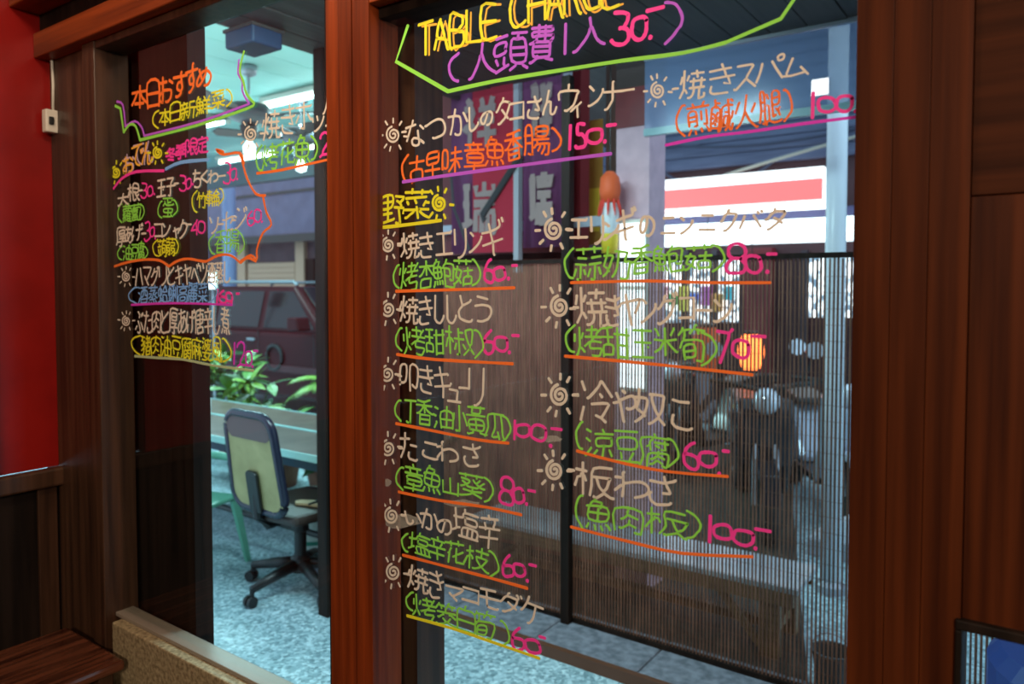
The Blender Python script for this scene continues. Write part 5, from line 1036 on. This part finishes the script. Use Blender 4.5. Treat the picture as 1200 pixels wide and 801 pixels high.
L = [('first of the top row, with pink 30', '大 138 226 150 241|根 150 215 163 236|- 163 222 167 224', '( 138 239 143 261|蘿 144 239 154 260|蔔 154 238 165 259|) 164 239 169 257', 'green', '3 165 214 172 232|0 173 218 179 230|. 180 226 182 228'),
     ('second of the top row, above one green character', '玉 184 210 194 230|子 195 208 205 229|- 204 214 209 216', '( 185 236 190 256|蛋 191 232 203 255|) 203 234 208 252', 'green', '3 210 205 218 224|0 218 209 224 221|. 225 214 227 217'),
     ('third of the top row, above yellow characters', 'ち 226 199 235 220|く 236 200 243 215|わ 244 199 255 215|ー 256 204 264 208', '( 225 223 231 249|竹 231 225 242 244|輪 242 221 257 242|) 257 220 262 238', 'yellow', '3 262 190 270 216|0 270 197 277 211|. 277 208 279 211'),
     ('first of the second row, above green characters', '厚 137 267 147 288|あ 147 266 155 284|げ 155 262 167 282|- 166 272 171 275', '( 138 289 143 305|油 144 287 154 305|豆 154 286 162 304|腐 162 283 169 304|) 168 288 173 303', 'green', '3 169 260 176 282|0 176 266 181 277|. 181 278 183 280'),
     ('second of the second row, above yellow characters', 'コ 181 262 190 278|ン 190 262 199 277|ヤ 203 266 210 279|ク 210 258 219 279|- 218 262 224 264', '( 179 281 185 300|蒟 185 280 195 301|蒻 195 278 205 299|) 205 280 209 297', 'yellow', '4 224 258 232 276|0 232 259 240 273'),
     ('third of the second row, with pink 60', 'ソ 246 254 256 274|ー 256 261 262 264|セ 261 248 273 270|- 272 257 276 259|ジ 275 242 289 268', '( 245 275 251 298|香 252 270 265 296|腸 265 270 280 295|) 279 272 286 298', 'green', '6 290 247 298 264|0 298 245 306 260|. 306 258 308 261')]
for lab, jp, tr, tc, pr in L:
    entry(SW, 'small white Japanese menu line in the orange cloud, '+lab, spec=jp, w=2.4, kids=[('translation', tc, 'row', tr, 1.9), ('price', 'pink', 'row', pr, 2.3)])
p = Pen(wpx=3.2, plane=PL2)
p.line([(134, 312), (150, 307), (170, 304), (187, 305), (198, 312)]); p.line([(198, 312), (207, 306), (220, 303), (238, 306), (244, 305), (256, 299), (270, 299), (282, 308)]); p.line([(282, 308), (290, 302), (300, 306)])
p.line([(282, 306), (294, 299), (301, 304), (301, 292), (308, 273), (318, 263), (312, 248), (308, 229)]); p.line([(311, 229), (300, 227), (290, 210), (284, 190), (281, 180)]); p.line([(286, 192), (281, 179), (262, 181), (253, 175), (262, 178)]); p.done('frame_line', 'orange', SW, label='orange cloud outline around the small menu block')
entry(SW, 'white Japanese menu line below the orange cloud, above blue characters', run=('ハマグリとキヤベツ酒蒸し', 158, 315, 334, 271, 306, 331), sun=(148, 324, 6, 1.8), w=2.2,
      kids=[('translation', 'blue', 'run', ('(酒蒸蛤蜊高麗菜)', 150, 337, 356, 255, 330, 354), 1.9), ('price', 'pink', 'row', '1 252 339 257 356|6 257 340 265 355|0 265 343 272 353|- 277 342 280 346|. 270 353 273 356', 3.2), ('underline', 'magenta', 'line', [(154, 357), (205, 355), (272, 357)], 2.8)])
entry(SW, 'lowest white Japanese menu line of the left pane, above yellow characters', run=('ぶた肉と厚あげ唐辛し煮', 158, 365, 389, 269, 360, 391), sun=(148, 376, 6, 1.8), w=2.3,
      kids=[('translation', 'yellow', 'run', ('(豬肉油豆腐麻婆風)', 153, 392, 414, 272, 398, 425), 2.1), ('price', 'magenta', 'row', '1 271 401 278 427|2 278 401 288 429|0 288 411 295 428|- 297 409 302 413|. 294 427 298 431', 2.8), ('underline', 'sage', 'line', [(158, 417), (185, 419), (215, 421), (250, 428), (297, 434)], 3.0)])
entry(SW, 'white Japanese menu line at the upper right of the left pane, cut by the post', spec='焼 308 129 328 164|き 330 121 346 158|ホ 347 117 365 151|ツ 365 135 379 155|ケ 378 112 396 148', sun=(294, 157, 9, 2.4), w=2.6,
      kids=[('translation', 'green', 'row', '( 300 171 307 201|烤 307 168 326 200|花 327 163 345 193|魚 346 158 363 193|) 364 159 372 188', 2.8), ('price', 'pink', 'row', '2 375 155 386 183', 3.4), ('underline', 'orange', 'line', [(301, 203), (330, 199), (384, 187)], 3.2)])
# wiped smudges of old ink
SM = mat('wiped_ink_film', (.55, .53, .47), .7, alpha=.32)
for cx_, cy_, a_, b_ in ((541, 590, 20, 5), (470, 610, 22, 9), (645, 514, 14, 4), (452, 565, 7, 5)):
    m_ = MB(); vs = []
    for i in range(18):
        g = i/18*2*math.pi; k = random.uniform(.8, 1.12); vs.append(P(cx_+math.cos(g)*a_*k, cy_+math.sin(g)*b_*k, Y=-.0012)-SE.location)
    m_.add(vs, [tuple(range(18))]); m_.add([v+Vector((0, .0004, 0)) for v in vs], [tuple(reversed(range(18)))])
    m_.build('ink_smudge', SM, SE)
